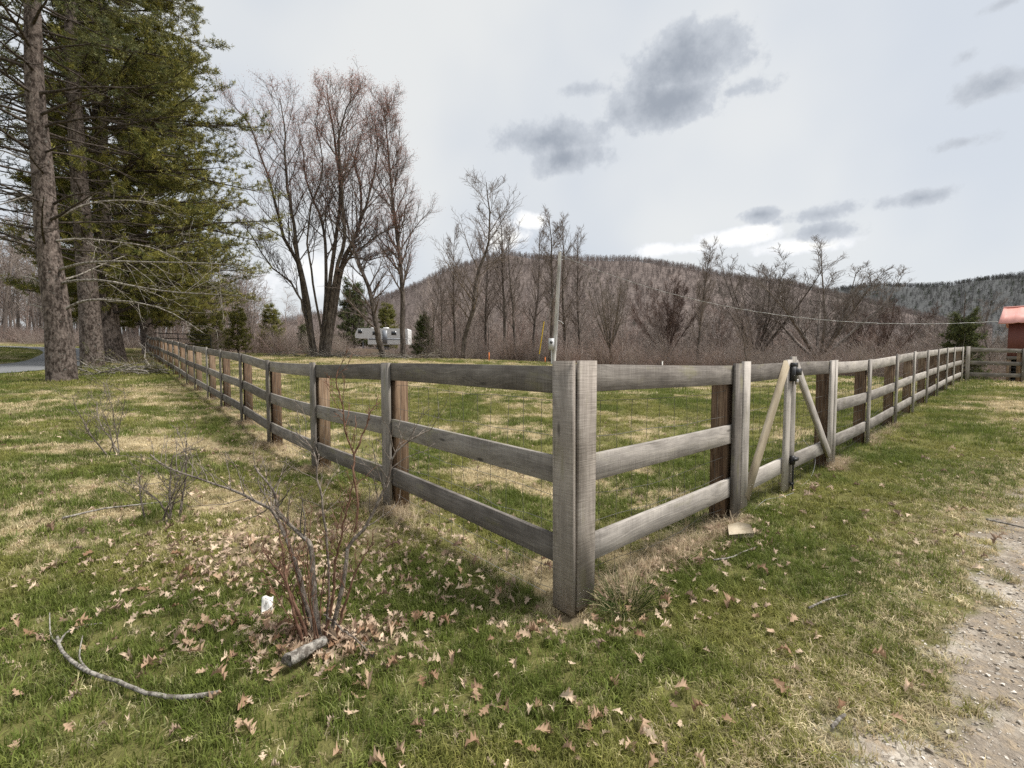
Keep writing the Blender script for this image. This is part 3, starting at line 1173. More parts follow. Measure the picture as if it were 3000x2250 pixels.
class Line:
    def __init__(self, org, d, nrm, tops):
        self.o, self.d, self.n = org, d, nrm
        self.ts = np.array([t[0] for t in tops])
        self.zs = np.array([t[1] for t in tops])

    def p(self, s, inset=0.0):
        q = self.o + self.d * s - self.n * inset
        return q

    def base(self, s):
        """smooth ground level along the fence (cosine easing between posts)"""
        i = int(np.clip(np.searchsorted(self.ts, s) - 1, 0, len(self.ts) - 2))
        f = (s - self.ts[i]) / (self.ts[i + 1] - self.ts[i])
        f = min(max(f, 0), 1)
        m = [0, 0]
        for k, j in enumerate((i, i + 1)):
            a, b = max(j - 1, 0), min(j + 1, len(self.ts) - 1)
            m[k] = (self.zs[b] - self.zs[a]) / (self.ts[b] - self.ts[a])
        h = self.ts[i + 1] - self.ts[i]
        return ((2 * f ** 3 - 3 * f ** 2 + 1) * self.zs[i] + (f ** 3 - 2 * f ** 2 + f) * h * m[0] + (-2 * f ** 3 + 3 * f ** 2) * self.zs[i + 1] + (f ** 3 - f ** 2) * h * m[1])

    def rail(self, parent, s0, s1, hc, mat=M_GREY, inset=T_B + .001, half=RAIL_H, name="rail"):
        ss = np.linspace(s0, s1, 7)
        j0, j1 = frng.normal(0, .006, 2)
        pts = []
        for k, s in enumerate(ss):
            q = self.p(s, inset)
            pts.append((q[0], q[1], self.base(s) + hc + j0 + (j1 - j0) * k / 6))
        return board(parent, name, mat, pts, half, T_R, -self.n)

    def batten(self, parent, s, w=.145, top=FH, bot=.03, mat=M_GREY, inset=0.0, name="upright_board", ref=None):
        b = self.base(s if ref is None else ref)
        q = self.p(s, inset)
        lean = frng.normal(0, .006)
        pts = [(q[0] + self.d[0] * lean * k, q[1] + self.d[1] * lean * k, b + bot + (top - bot) * k) for k in (0, .33, .66, 1)]
        return board(parent, name, mat, pts, w / 2, T_B, -self.n)

    def post(self, parent, s, w=.14, top=None, depth=.13, mat=M_BROWN, inset=T_B + T_R + .004, name="post"):
        b = self.base(s)
        q = self.p(s, inset)
        top = FH - .045 if top is None else top
        pts = [(q[0], q[1], b - .12 + (top + .12) * k) for k in (0, .5, 1)]
        return board(parent, name, mat, pts, w / 2, depth, -self.n)

    def mesh(self, parent, s0, s1, seed, dense=.16, inset=T_B + T_R + .0025, mat=M_RUSTWIRE, name="wire_mesh", r=.0019):
        rng = np.random.default_rng(seed)
        L = s1 - s0
        ns = max(4, int(L / .3))
        ss = np.linspace(s0, s1, ns)
        hs = [.03, .16, .30, .44, .60, .77, .95, 1.16]
        P = []
        sag = [rng.uniform(0, .05) for h in hs]
        grid = np.zeros((len(hs), ns, 3))
        for a, h in enumerate(hs):
            for c, s in enumerate(ss):
                q = self.p(s, inset + .006 + abs(rng.normal(0, .012)) * (1 if 0 < c < ns - 1 else 0))
                grid[a, c] = (q[0], q[1], self.base(s) + h + rng.normal(0, .010) - sag[a] * math.sin(math.pi * ((s - s0) % 2.08) / 2.08))
        V1, F1, _ = tubes(grid, np.full(grid.shape[:2], r), 3)
        nv = max(3, int(L / dense))
        sv = np.linspace(s0 + .03, s1 - .03, nv)
        vert = np.zeros((nv, len(hs), 3))
        for c, s in enumerate(sv):
            f = (s - s0) / L * (ns - 1)
            i = min(int(f), ns - 2)
            jit = rng.normal(0, .012, len(hs)).cumsum() * .35
            for a in range(len(hs)):
                vert[c, a] = grid[a, i] * (1 - f + i) + grid[a, i + 1] * (f - i)
                vert[c, a, :2] += self.d * jit[a]
        V2, F2, _ = tubes(vert, np.full(vert.shape[:2], r * .9), 3)
        me = mesh_np(name, np.concatenate([V1, V2]), np.concatenate([F1, F2 + len(V1)]), mat)
        return link(name, me, parent)


def line_tops(pairs):
    return pairs


left_t = [(0.0, 0.0)] + [(LS[i], px_at(*LPX[i], (C0 + DL * LS[i])[1])[2] - FH) for i in range(8)]
for s in LS[8:]:
    p = C0 + DL * s
    left_t.append((s, float(g_raw(p[0], p[1]))))
LL = Line(C0, DL, NL, left_t)
rt = [(0, 0), (s_on(DR, 2165), -.006), (s_on(DR, 2325), .02), (s_on(DR, 2450), .03)]
for (u, v), s in zip(RPX, RS):
    rt.append((s, px_at(u, v, (C0 + DR * s)[1])[2] - FH))
RL = Line(C0, DR, NR, rt)

# long left run, with the corner post
lf = thing("board_fence", "weathered grey three-rail board fence running from the near corner post back towards the pines", "fence", (C0[0], C0[1], 0))
lf_inv = np.array([C0[0], C0[1], 0])


def rebase(root):
    """children were built in world coordinates: shift them under their root"""
    for ch in root.children:
        ch.matrix_parent_inverse = root.matrix_world.inverted()


bpy.context.view_layer.update()
LL.batten(lf, .075, .15, FH + .006, -.022, M_SAWN)                       # left board of the corner
q = LL.p(.10, 0) - NR * .10
MBp = board(lf, "post", M_BROWN, [(C0[0] + DL[0] * .132 + DR[0] * .066, C0[1] + DL[1] * .132 + DR[1] * .066, z) for z in (-.2, .6, FH - .03)], .062, .1, -NL)
prev = .035
for i, s in enumerate(LS):
    LL.batten(lf, s, .145, FH + frng.normal(.0, .008), .03)
    LL.post(lf, s - .012 + frng.normal(0, .006))
    for h in RAILS:
        LL.rail(lf, prev + .004, s - .004 if i < len(LS) - 1 else s + .07, h)
    prev = s
LL.mesh(lf, .12, 18.0, 5)

# short bay between the corner and the gate
rf = thing("board_fence", "short single bay of grey board fence between the near corner post and the gate", "fence", (C0[0], C0[1], 0))
sG0, sG1 = s_on(DR, 2167), s_on(DR, 2450)
RL.batten(rf, .040 + .075, .15, FH + .008, -.005, M_SAWN)
RL.batten(rf, sG0, .145, FH - .005, -.03)
RL.post(rf, sG0 - .03, .14)
for h in RAILS:
    RL.rail(rf, .075, sG0 - .0, h, M_GREY_SUNLIT if h < 1 else M_GREY)
RL.mesh(rf, .12, sG0 - .05, 8)

# double gate
gap = .014
g0, g3 = s_on(DR, 2180), s_on(DR, 2446)
gm_ = s_on(DR, 2320)


def gate_leaf(sa, sb, hinge_left, label):
    root = thing("wooden_gate", label, "gate", (*(RL.p(sa if hinge_left else sb)), RL.base(sa if hinge_left else sb)))
    w = .142
    top = FH + .0
    RL.batten(root, sa + w / 2, w, top + (.0 if hinge_left else .035), .09 if hinge_left else .035, M_GREY_SUNLIT, 0, "stile", (sa + sb) / 2)
    RL.batten(root, sb - w / 2, w, top + (.02 if hinge_left else .0), .035 if hinge_left else .09, M_GREY_SUNLIT, 0, "stile", (sa + sb) / 2)
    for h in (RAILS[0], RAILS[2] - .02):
        RL.rail(root, sa + .02, sb - .02, h, M_GREY_SUNLIT if h < 1 else M_GREY, T_B + .001)
    # brace: foot of the hinge stile to the head of the meeting stile, laid over the rails on the outer side
    za, zb = RL.base(sa), RL.base(sb)
    if hinge_left:
        s_a, s_b, h_a, h_b = sa + w + .0, sb - w - .005, .20, FH - .06
    else:
        s_a, s_b, h_a, h_b = sa + w + .005, sb - w - .0, FH - .06, .20
    pts = []
    for k in np.linspace(-.02, 1.02, 5):
        s = s_a + (s_b - s_a) * k
        pq = RL.p(s, -.006)
        pts.append((pq[0], pq[1], za + (zb - za) * k + h_a + (h_b - h_a) * k))
    board(root, "brace", M_PALEBOARD if hinge_left else M_GREY_SUNLIT, pts, .058, .03, -NR)
    RL.mesh(root, sa + .05, sb - .05, 40 + int(hinge_left), .15)
    return root


gl = gate_leaf(g0, gm_ - .004, True, "left leaf of the wooden double gate, pale diagonal brace rising to the latch")
gr = gate_leaf(gm_ + .010, g3, False, "right leaf of the wooden double gate, diagonal brace falling from the latch to the right")


def on_right(s, h, outset):
    pq = RL.p(s, -outset)
    return np.array([pq[0], pq[1], RL.base(s) + h])


AXR = np.array([[DR[0], DR[1], 0], [NR[0], NR[1], 0], [0, 0, 1]])
mb = MB()
c = on_right(gm_ - .02, FH - .14, .022)
mb.box(c, .050, .020, .075, AXR)
mb.box(on_right(gm_ + .06, FH - .12, .03), .055, .028, .035, AXR)
mb.box(on_right(gm_ - .005, FH - .045, .022), .06, .018, .022, AXR)
lt = mb.build("latch", M_BLACK, gl)
mb = MB()
c = on_right(gm_ + .05, FH - .225, .035)
mb.box(c, .026, .012, .028, AXR)
th = np.linspace(0, np.pi, 9)
mb.tube([c + np.array([DR[0], DR[1], 0]) * (.018 * math.cos(a)) + np.array([0, 0, .026 + .03 * math.sin(a)]) for a in th], np.full(9, .0045), 6)
mb.build("padlock", M_STEEL, lt)
mb = MB()
s_rod = gm_ + .028
mb.box(on_right(s_rod, .335, .022), .03, .018, .045, AXR)
mb.box(on_right(s_rod + .025, .345, .045), .055, .012, .016, AXR)
mb.tube([on_right(s_rod, .36, .03), on_right(s_rod, .2, .03), on_right(s_rod, -.02, .03)], np.full(3, .0085), 8)
mb.box(on_right(s_rod, .085, .022), .028, .012, .012, AXR)
mb.build("drop_bolt", M_BLACK, gr)

# run beyond the gate up to the far corner
rb = thing("board_fence", "sunlit grey board fence beyond the gate, running up to the far corner post", "fence", (*RL.p(sG1), RL.base(sG1)))
RL.batten(rb, sG1 + .035, .10, FH, .03, M_GREY_SUNLIT)
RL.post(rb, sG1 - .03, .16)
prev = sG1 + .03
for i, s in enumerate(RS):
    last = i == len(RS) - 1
    RL.batten(rb, s, .145 if not last else .3, FH + frng.normal(.0, .006), .03, M_GREY_SUNLIT)
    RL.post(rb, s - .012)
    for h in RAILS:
        RL.rail(rb, prev + .004, s - .004, h, M_GREY_SUNLIT)
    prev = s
RL.mesh(rb, sG1, RS[-1], 12)

# back run from the far corner to the right, in front of the red barn
FC = C0 + DR * RS[-1]
DB = np.array([1.0, .06]); DB /= np.linalg.norm(DB)
NB = np.array([DB[1], -DB[0]])
bt = [(k * 2.4, float(gz(*(FC + DB * k * 2.4))) if k else rt[-1][1]) for k in range(6)]
BL = Line(FC + DB * .18, DB, NB, bt)
bf = thing("board_fence", "shaded grey board fence from the far corner post across the front of the red barn", "fence", (*FC, rt[-1][1]))
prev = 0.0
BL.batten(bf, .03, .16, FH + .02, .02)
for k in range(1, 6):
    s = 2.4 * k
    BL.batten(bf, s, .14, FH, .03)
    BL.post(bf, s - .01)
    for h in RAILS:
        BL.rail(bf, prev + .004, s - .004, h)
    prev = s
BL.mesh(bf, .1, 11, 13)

# dark pipe gate at the far end of the left run
PG = C0 + DL * (LS[-1] + .15)
pg = thing("pipe_gate", "dark tubular metal gate closing the far left end of the field", "gate", (PG[0], PG[1], float(gz(*PG))))
dpg = np.array([.97, .24])
for k, (nm, h) in enumerate([("top_rail", 1.45), ("rail", 1.1), ("rail", .75), ("bottom_rail", .3)]):
    mb = MB()
    a = PG
    b = PG + dpg * 4.2
    zz = float(gz(*a)), float(gz(*b))
    mb.tube([(a[0], a[1], zz[0] + h), (b[0], b[1], zz[1] + h)], [.03, .03], 8)
    mb.build(nm, M_BLACK, pg)
for f in (0, .5, 1):
    a = PG + dpg * 4.2 * f
    z = float(gz(*a))
    mb = MB()
    mb.tube([(a[0], a[1], z - .1 * (f != .5) + .2 * (f == .5)), (a[0], a[1], z + 1.46)], [.03, .03], 8)
    mb.build("upright", M_BLACK, pg)
bpy.context.view_layer.update()
for r in (lf, rf, gl, gr, rb, bf, pg):
    rebase(r)
lt.children[0].matrix_parent_inverse = gl.matrix_world.inverted() if False else lt.children[0].matrix_parent_inverse


# loose galvanised strand lying along the left fence and beside the gate
def strand(label, pts, r=.0016, mat=M_WIRE):
    P = []
    for x, y, h in pts:
        P.append((x, y, float(gz(x, y)) + h))
    P = rib_path(P, 30)
    mb = MB()
    mb.tube(P - P[0], np.full(len(P), r), 5)
    o = mb.build("loose_wire", mat, None, True)
    o.location = P[0]
    tag(o, label, "wire")


p0, p1, p2 = px_ground(1290, 1585), px_ground(1450, 1680), px_ground(1600, 1745)
strand("loose strand of galvanised wire on the grass left of the corner post", [(p0[0], p0[1], .03), (p1[0], p1[1], .05), (p2[0], p2[1], .02)])
p0, p1, p2, p3 = px_ground(2200, 1510), px_ground(2240, 1475), px_ground(2290, 1462), px_ground(2325, 1452)
strand("slack pale wire hanging in the grass below the left gate leaf", [(p0[0], p0[1], .01), (p1[0], p1[1], .03), (p2[0], p2[1], .02), (p3[0], p3[1], .03)], .002)
p0, p1, p2, p3 = px_ground(2345, 1430), px_ground(2378, 1400), px_ground(2385, 1385), px_ground(2350, 1340)
strand("bent pale wire springing up below the right gate leaf", [(p0[0], p0[1], .01), (p1[0], p1[1], .03), (p2[0], p2[1], .22), (p3[0], p3[1], .26)], .002)


# offcut board on the ground by the gate post
def offcut():
    c = px_ground(2158, 1575)
    n = 9
    rng = np.random.default_rng(2)
    top = []
    out = [(-.115, -.06), (.06, -.085), (.125, .02), (.07, .07), (-.03, .055)]
    V = [(x, y, .032) for x, y in out] + [(x, y, .0) for x, y in out]
    F3 = [[0, 1, 2], [0, 2, 3], [0, 3, 4]]
    F4 = [[i, (i + 1) % 5, 5 + (i + 1) % 5, 5 + i] for i in range(5)]
    uv = [(x, y) for x, y in out] * 2
    me = mesh_np("board_offcut", V, [np.array(F4), np.array(F3)], M_PALEBOARD, False, uv)
    o = link("board_offcut", me, None, (c[0], c[1], c[2] + .042), (.12, -.05, .25))
    o.scale = (1.15, 1.15, 1.15)
    tag(o, "flat pale offcut of board lying at the foot of the left gate post", "board")


offcut()


# ------------------------------------------------------------------ tree generator
def grow(rng, P0, D0, L, r0, r1, K, wander, trop, tropdir=(0, 0, 1)):
    B = len(P0)
    P = np.zeros((B, K, 3))
    P[:, 0] = P0
    D = D0 / (np.linalg.norm(D0, axis=1, keepdims=True) + 1e-9)
    step = (L / (K - 1))[:, None]
    td = np.asarray(tropdir, float)
    trop = np.broadcast_to(np.asarray(trop, float).reshape(-1, 1), (B, 1))
    for k in range(1, K):
        P[:, k] = P[:, k - 1] + D * step
        D = D + rng.normal(0, wander, (B, 3)) + td * trop
        D /= np.linalg.norm(D, axis=1, keepdims=True) + 1e-9
    t = np.linspace(0, 1, K)[None]
    R = r0[:, None] * (1 - t) + r1[:, None] * t
    return P, R


def shoots(rng, P, R, n, t0, t1, a0, a1, spread_t=True, up_bias=0.0):
    """start points, directions, t and parent radius of n shoots on each polyline"""
    B, K, _ = P.shape
    t = t0 + (t1 - t0) * (np.arange(n)[None] + rng.uniform(0, 1, (B, n))) / n
    f = t * (K - 1)
    i = np.clip(f.astype(int), 0, K - 2)
    f = (f - i)[..., None]
    bi = np.arange(B)[:, None]
    S = P[bi, i] * (1 - f) + P[bi, i + 1] * f
    T = P[bi, i + 1] - P[bi, i]
    T /= np.linalg.norm(T, axis=2, keepdims=True) + 1e-9
    rr = R[bi, i] * (1 - f[..., 0]) + R[bi, i + 1] * f[..., 0]
    rv = rng.normal(size=S.shape)
    rv[..., 2] += up_bias
    A = np.cross(T, rv)
    A /= np.linalg.norm(A, axis=2, keepdims=True) + 1e-9
    A = np.cross(A, T)
    ang = np.radians(rng.uniform(a0, a1, (B, n)))[..., None]
    D = T * np.cos(ang) + A * np.sin(ang)
    plen = np.linalg.norm(np.diff(P, axis=1), axis=2).sum(1)
    return S.reshape(-1, 3), D.reshape(-1, 3), t.ravel(), rr.ravel(), np.repeat(plen, n)


def combine(levels):
    VV, FF, UU, off = [], [], [], 0
    for P, R, sides in levels:
        v, f, uv = tubes(P, R, sides)
        VV.append(v)
        FF.append(f + off)
        UU.append(uv)
        off += len(v)
    return np.concatenate(VV), np.concatenate(FF), np.concatenate(UU)


def bare_tree(seed, H, form='upright', detail=1.0, tr=None, twig=.009):
    """levels of a leafless tree, base at the origin; returns (trunk levels, crown levels, tips)"""
    rng = np.random.default_rng(seed)
    tr = tr or H * .013
    z = np.zeros((1, 3))
    up = np.array([[0, 0, 1.0]])
    if form == 'upright':
        P, R = grow(rng, z - [0, 0, .3], up, np.array([H]), np.array([tr]), np.array([tr * .12]), 16, .035, .05)
        stems = [(P, R, 9)]
        n1, t0, l1, a = int(26 * detail), .26, .27, (22, 48)
    elif form == 'multi':
        ns = 10
        ph = np.linspace(0, 2 * np.pi, ns, endpoint=False) + rng.uniform(-.3, .3, ns)
        tilt = np.array([.46, .12, .40, .2, .5, .1, .34, .16, .42, .25])
        D = np.stack([np.cos(ph) * tilt, np.sin(ph) * tilt * .8, np.ones(ns)], 1)
        P0 = np.stack([np.cos(ph) * .45, np.sin(ph) * .35, -np.full(ns, .3)], 1)
        Ls = H * rng.uniform(.80, 1.03, ns)
        P, R = grow(rng, P0, D, Ls, rng.uniform(.6, 1.0, ns) * tr, np.full(ns, tr * .07), 16, .05, .016)
        stems = [(P, R, 8)]
        n1, t0, l1, a = int(13 * detail), .30, .37, (20, 46)
    elif form == 'round':
        ns = 10
        Pt, Rt = grow(rng, z - [0, 0, .3], up, np.array([H * .22]), np.array([tr]), np.array([tr * .8]), 5, .05, .05)
        top = np.repeat(Pt[:, -1], ns, 0)
        ph = np.linspace(0, 2 * np.pi, ns, endpoint=False) + rng.uniform(-.4, .4, ns)
        tilt = rng.uniform(.15, .75, ns)
        D = np.stack([np.cos(ph) * tilt, np.sin(ph) * tilt, np.ones(ns)], 1)
        P, R = grow(rng, top - [0, 0, .1], D, H * rng.uniform(.55, .72, ns), rng.uniform(.35, .55, ns) * tr, np.full(ns, tr * .06), 12, .05, .03)
        stems = [(Pt, Rt, 9), (P, R, 7)]
        n1, t0, l1, a = int(9 * detail), .2, .36, (15, 38)
    elif form == 'traced':
        # stems of the big maple, followed in the photograph at its distance
        dd = 36.0
        base = px_at(945, 1045, dd)
        raw = [[(560, 1545), (510, 1300), (480, 1090), (400, 930), (350, 720), (300, 560), (240, 400), (175, 300)],
               [(570, 1545), (520, 1230), (480, 1060), (455, 860), (430, 720), (412, 550), (410, 400), (385, 235)],
               [(590, 1545), (615, 1300), (625, 1050), (605, 900), (575, 800), (520, 660), (500, 480), (475, 360)],
               [(600, 1545), (640, 1200), (665, 1000), (690, 760), (680, 560), (665, 430), (640, 280), (625, 180)],
               [(610, 1545), (670, 1150), (720, 960), (710, 800), (700, 650), (690, 450), (720, 320), (755, 230)],
               [(620, 1545), (690, 1130), (760, 970), (820, 820), (870, 620), (885, 480), (870, 340)],
               [(630, 1545), (700, 1120), (790, 900), (800, 720), (770, 540), (815, 400)],
               [(680, 1180), (740, 1050), (800, 1010), (880, 940), (1000, 890)],
               [(690, 1130), (745, 1055), (850, 1065), (980, 1030)],
               [(545, 1480), (500, 1300), (440, 1180), (340, 1100), (250, 960), (200, 880)],
               [(600, 1460), (560, 1200), (530, 1010), (540, 820), (600, 640), (590, 470), (560, 330)]]
        dz = [1.2, -1.5, 2.2, .3, -2.4, 1.0, 2.6, -1.0, 1.5, -.8, -2.8]
        PP, RR = [], []
        for q, z_ in zip(raw, dz):
            pts = [px_at(600 + X / 1.7467, 150 + Y / 1.7467, dd + z_ * k / (len(q) - 1)) - base for k, (X, Y) in enumerate(q)]
            if q[0][1] > 1540:
                pts[0][2] = -.3
            PP.append(rib_path(pts, 18) + rng.normal(0, .035, (18, 3)))
            r0_ = tr if q[0][1] > 1540 else tr * .5
            RR.append(np.linspace(1, 0, 18) ** .8 * r0_ * rng.uniform(.8, 1.05) + .02)
        P, R = np.array(PP), np.array(RR)
        stems = [(P, R, 8)]
        n1, t0, l1, a = int(14 * detail), .24, .33, (20, 48)
    else:                                                   # crooked
        P, R = grow(rng, z - [0, 0, .3], up + rng.normal(0, .2, (1, 3)), np.array([H]), np.array([tr]), np.array([tr * .12]), 14, .12, .08)
        stems = [(P, R, 8)]
        n1, t0, l1, a = int(20 * detail), .2, .36, (35, 65)
    S, D, t, rr, pl = shoots(rng, P, R, n1, t0, .98, a[0], a[1], up_bias=.5)
    L1 = pl * l1 * (1.12 - .72 * t) * rng.uniform(.55, 1.15, len(t))
    P1, R1 = grow(rng, S, D, L1, np.minimum(rr * .42, tr * .3), np.full(len(t), twig), 9, .075, .05)
    S, D, t, rr, pl = shoots(rng, P1, R1, max(3, int(8 * detail)), .15, 1.0, 25, 52, up_bias=.4)
    L2 = pl * .42 * (1.1 - .5 * t) * rng.uniform(.5, 1.2, len(t))
    P2, R2 = grow(rng, S, D, L2, np.maximum(rr * .6, twig), np.full(len(t), twig * .8), 5, .10, .06)
    S, D, t, rr, pl = shoots(rng, P2, R2, max(2, int(4 * detail)), .2, 1.0, 25, 50, up_bias=.3)
    L3 = np.clip(pl * .55 * rng.uniform(.5, 1.2, len(t)), .25, 1.6)
    P3, R3 = grow(rng, S, D, L3, np.full(len(t), twig * .85), np.full(len(t), twig * .5), 3, .12, .05)
    return stems, [(P1, R1, 5), (P2, R2, 4), (P3, R3, 3)], P3[:, -1]


def tree_meshes(seed, H, form, detail=1.0, mats=(None, None), buds=None, tr=None, twig=.009):
    st, cr, tips = bare_tree(seed, H, form, detail, tr, twig)
    v, f, uv = combine(st)
    trunk = mesh_np("trunk", v, f, mats[0], True, uv)
    v, f, uv = combine(cr)
    crown = mesh_np("crown", v, f, mats[1], True, uv)
    bm_ = None
    if buds:
        rng = np.random.default_rng(seed + 1)
        frac, col0, col1, size, zmin = buds
        sel = tips[(rng.uniform(size=len(tips)) < frac)]
        sel = sel[rng.uniform(size=len(sel)) < sstep(sel[:, 2] / H, zmin - .15, zmin + .2)]
        rep = 6
        c = np.repeat(sel, rep, 0) + rng.normal(0, size * 2.2, (len(sel) * rep, 3))
        n = len(c)
        a = rng.normal(size=(n, 3)); a /= np.linalg.norm(a, axis=1, keepdims=True)
        b = np.cross(a, rng.normal(size=(n, 3))); b /= np.linalg.norm(b, axis=1, keepdims=True)
        V = np.stack([c - a * size * .5, c + b * size * .4, c + a * size * .6], 1).reshape(-1, 3)
        F = np.arange(3 * n).reshape(-1, 3)
        t = rng.uniform(size=(n, 1))
        tint = np.repeat(np.array(col0) * (1 - t) + np.array(col1) * t, 3, 0)
        bm_ = mesh_np("buds", V, F, M_LEAFSTUFF, False, None, {'tint': tint})
    return trunk, crown, bm_


def put_tree(meshes, name, label, u, depth, rz=0.0, scale=1.0, group=None, sx=1.0, cat="tree"):
    x = (u - 1500) / FPX * depth
    root = thing(name, label, cat, (x, depth, float(gz(x, depth)) - .03), rz, group)
    root.scale = (scale * sx, scale * sx, scale)
    for m in meshes:
        if m is not None:
            link(m.name.split('.')[0], m, root)
    return root


def htop(v, depth):
    """height above the ground there of a thing whose top shows at row v"""
    return CAMZ + (1062 - v) / FPX * depth


M_TWIGMID = bark_mat('mid_twig_bark', (.14, .114, .099), (.26, .216, .19), 0, 3, 1, .2)
BROWNS = (M_MAPLE, M_TWIGMID)
maple = tree_meshes(100, 22, 'traced', 1.4, (M_MAPLE, M_TWIG), (.85, (.40, .16, .115), (.55, .29, .22), .075, .5), .175, .010)
put_tree(maple, "maple_tree", "large bare multi-stemmed maple with reddish buds standing behind the left fence", 945, 36, 0, 1.0)
poplar = tree_meshes(140, 20.5, 'upright', 1.75, (M_MAPLE, M_TWIG), (.6, (.38, .15, .11), (.55, .29, .22), .075, .15), .30, .011)
put_tree(poplar, "poplar_tree", "tall straight slender bare tree just right of the big maple", 1182, 36, .2, 1.0, None, .8)
crook = tree_meshes(160, 13.0, 'crooked', 1.3, (M_MAPLE, M_TWIG), (.5, (.34, .12, .08), (.44, .20, .14), .045, .4), .27, .011)
put_tree(crook, "crooked_tree", "crooked shorter bare tree between the maple and the tall slender tree", 1128, 35.5, 1.4, 1.0)
upA = tree_meshes(201, 15, 'upright', 1.40, BROWNS, None, .2, .0105)
upB = tree_meshes(202, 15, 'upright', 1.33, BROWNS, None, .18, .0105)
upC = tree_meshes(203, 15, 'crooked', 1.40, BROWNS, None, .22, .0105)
rdA = tree_meshes(204, 13, 'round', 1.3, (M_PALETWIG, M_PALETWIG), None, .20, .0085)
rdB = tree_meshes(205, 12, 'round', 1.15, (M_MAPLE, M_PALETWIG), None, .17, .0085)
palet = tree_meshes(206, 14, 'upright', 1.40, (M_PALETWIG, M_PALETWIG), None, .15, .0105)
slim = tree_meshes(206, 14, 'upright', 1.5, (M_MAPLE, M_TWIGMID), None, .2, .0115)
redA = tree_meshes(207, 12, 'round', 1.40, (M_TWIGRED, M_TWIGRED), None, .16, .0105)
IND = [
    (upC, 1360, 39, 525, 0.5, 1.1, "tall bare tree with a forked crown left of the utility pole group"),
    (upB, 1295, 40, 760, 2.5, .8, "thin low bare tree right of the tall slender tree"),
    (upA, 1478, 42, 588, 1.1, .95, "left one of the two narrow bare trees left of the utility pole"),
    (upB, 1510, 41, 640, 3.1, .95, "right one of the two narrow bare trees left of the utility pole"),
    (upA, 1425, 46, 650, 4.0, 1.0, "slight bare tree behind the forked tree and the narrow pair"),
    (upA, 1612, 38, 602, 0.2, 1.1, "bare tree standing directly behind the utility pole"),
    (upB, 1655, 40, 640, 5.0, 1.1, "bare tree just right of the utility pole, crown leaning right"),
    (rdB, 1792, 36, 770, 1.9, 1.0, "short bushy bare tree between the pole and the dark slim tree"),
    (upA, 1335, 42, 655, 3.3, .8, "slender bare tree just left of the forked tree's trunk"),
    (upB, 1560, 44, 650, 1.3, 1.0, "bare tree between the narrow pair and the utility pole"),
    (upA, 1700, 43, 665, 2.2, .9, "rightmost tall bare tree of the clump behind the utility pole"),
    (slim, 2042, 36, 695, 0.9, .85, "dark slim straight tree with a small rounded top above the fence"),
    (rdB, 2215, 46, 722, 2.2, 1.35, "bare tree with a broom-shaped crown left of the wide-spreading tree"),
    (rdA, 2395, 40, 715, 0.6, 1.65, "wide-spreading pale bare tree showing above the gate"),
    (upC, 2195, 32, 880, 3.8, .8, "dark crooked leaning tree behind the gate"),
    (redA, 1950, 50, 800, 1.0, 1.0, "reddish bushy bare tree left of the dark slim tree"),
    (redA, 2560, 52, 865, 2.8, 1.1, "reddish low bare tree above the rails beyond the gate"),
    (rdB, 2720, 60, 880, 4.1, 1.2, "low rounded bare tree left of the dark conifer"),
    (upC, 2900, 42, 850, 2.0, 1.0, "bare tree behind the barn's left edge"),
    (rdB, 2480, 56, 820, .4, 1.0, "bare tree right behind the wide-spreading tree"),
    (upB, 60, 55, 560, .4, .8, "thin bare tree in the wood at the far left edge"),
    (palet, 40, 46, 800, 1.4, .8, "pale thin trunk beyond the driveway at the left edge"),
    (upA, 140, 60, 520, 2.4, .8, "bare tree in the wood seen just left of the front pine trunk"),
    (palet, 118, 47, 850, 3.0, .7, "pale sapling beyond the driveway left of the front pine"),
    (upB, 470, 52, 620, 1.7, .9, "bare tree behind the pines above the far fence end"),
    (upC, 720, 38, 900, 2.7, .8, "low crooked bare trunk right of the pines"),
    (upB, 742, 40, 870, 4.4, .8, "thin upright dark trunk right of the pines"),
    (upC, 1255, 38, 800, 1.2, .8, "small dark bare tree left of the forked tree"),
]
for m, u, d, vt, rz, sx, lab in IND:
    x = (u - 1500) / FPX * d
    h = htop(vt, d) - float(gz(x, d))
    vz = m[1].vertices
    hh = np.zeros(len(vz) * 3, np.float32)
    vz.foreach_get('co', hh)
    hm = hh.reshape(-1, 3)[:, 2].max()
    put_tree(m, "bare_tree", lab, u, d, rz, h / hm, "bare trees at the edge of the field", sx)


# ------------------------------------------------------------------ conifers
def needle_mesh(rng, centers, dirs, n_per, length, width, c0, c1, name="crown"):
    B = len(centers)
    n = B * n_per
    c = np.repeat(centers, n_per, 0)
    d = np.repeat(dirs, n_per, 0) * .7 + rng.normal(0, .62, (n, 3))
    d /= np.linalg.norm(d, axis=1, keepdims=True) + 1e-9
    s = np.cross(d, rng.normal(size=(n, 3)))
    s /= np.linalg.norm(s, axis=1, keepdims=True) + 1e-9
    L = length * rng.uniform(.6, 1.15, (n, 1))
    c = c + rng.normal(0, length * .22, (n, 3))
    V = np.stack([c - s * width, c + s * width, c + d * L], 1).reshape(-1, 3)
    F = np.arange(3 * n).reshape(-1, 3)
    t = np.repeat(rng.uniform(size=(B, 1)), n_per, 0)
    col = np.array(c0) * (1 - t) + np.array(c1) * t
    col = col * rng.uniform(.95, 1.6, (n, 1))
    return mesh_np(name, V, F, M_NEEDLE, True, None, {'tint': np.repeat(col, 3, 0)})


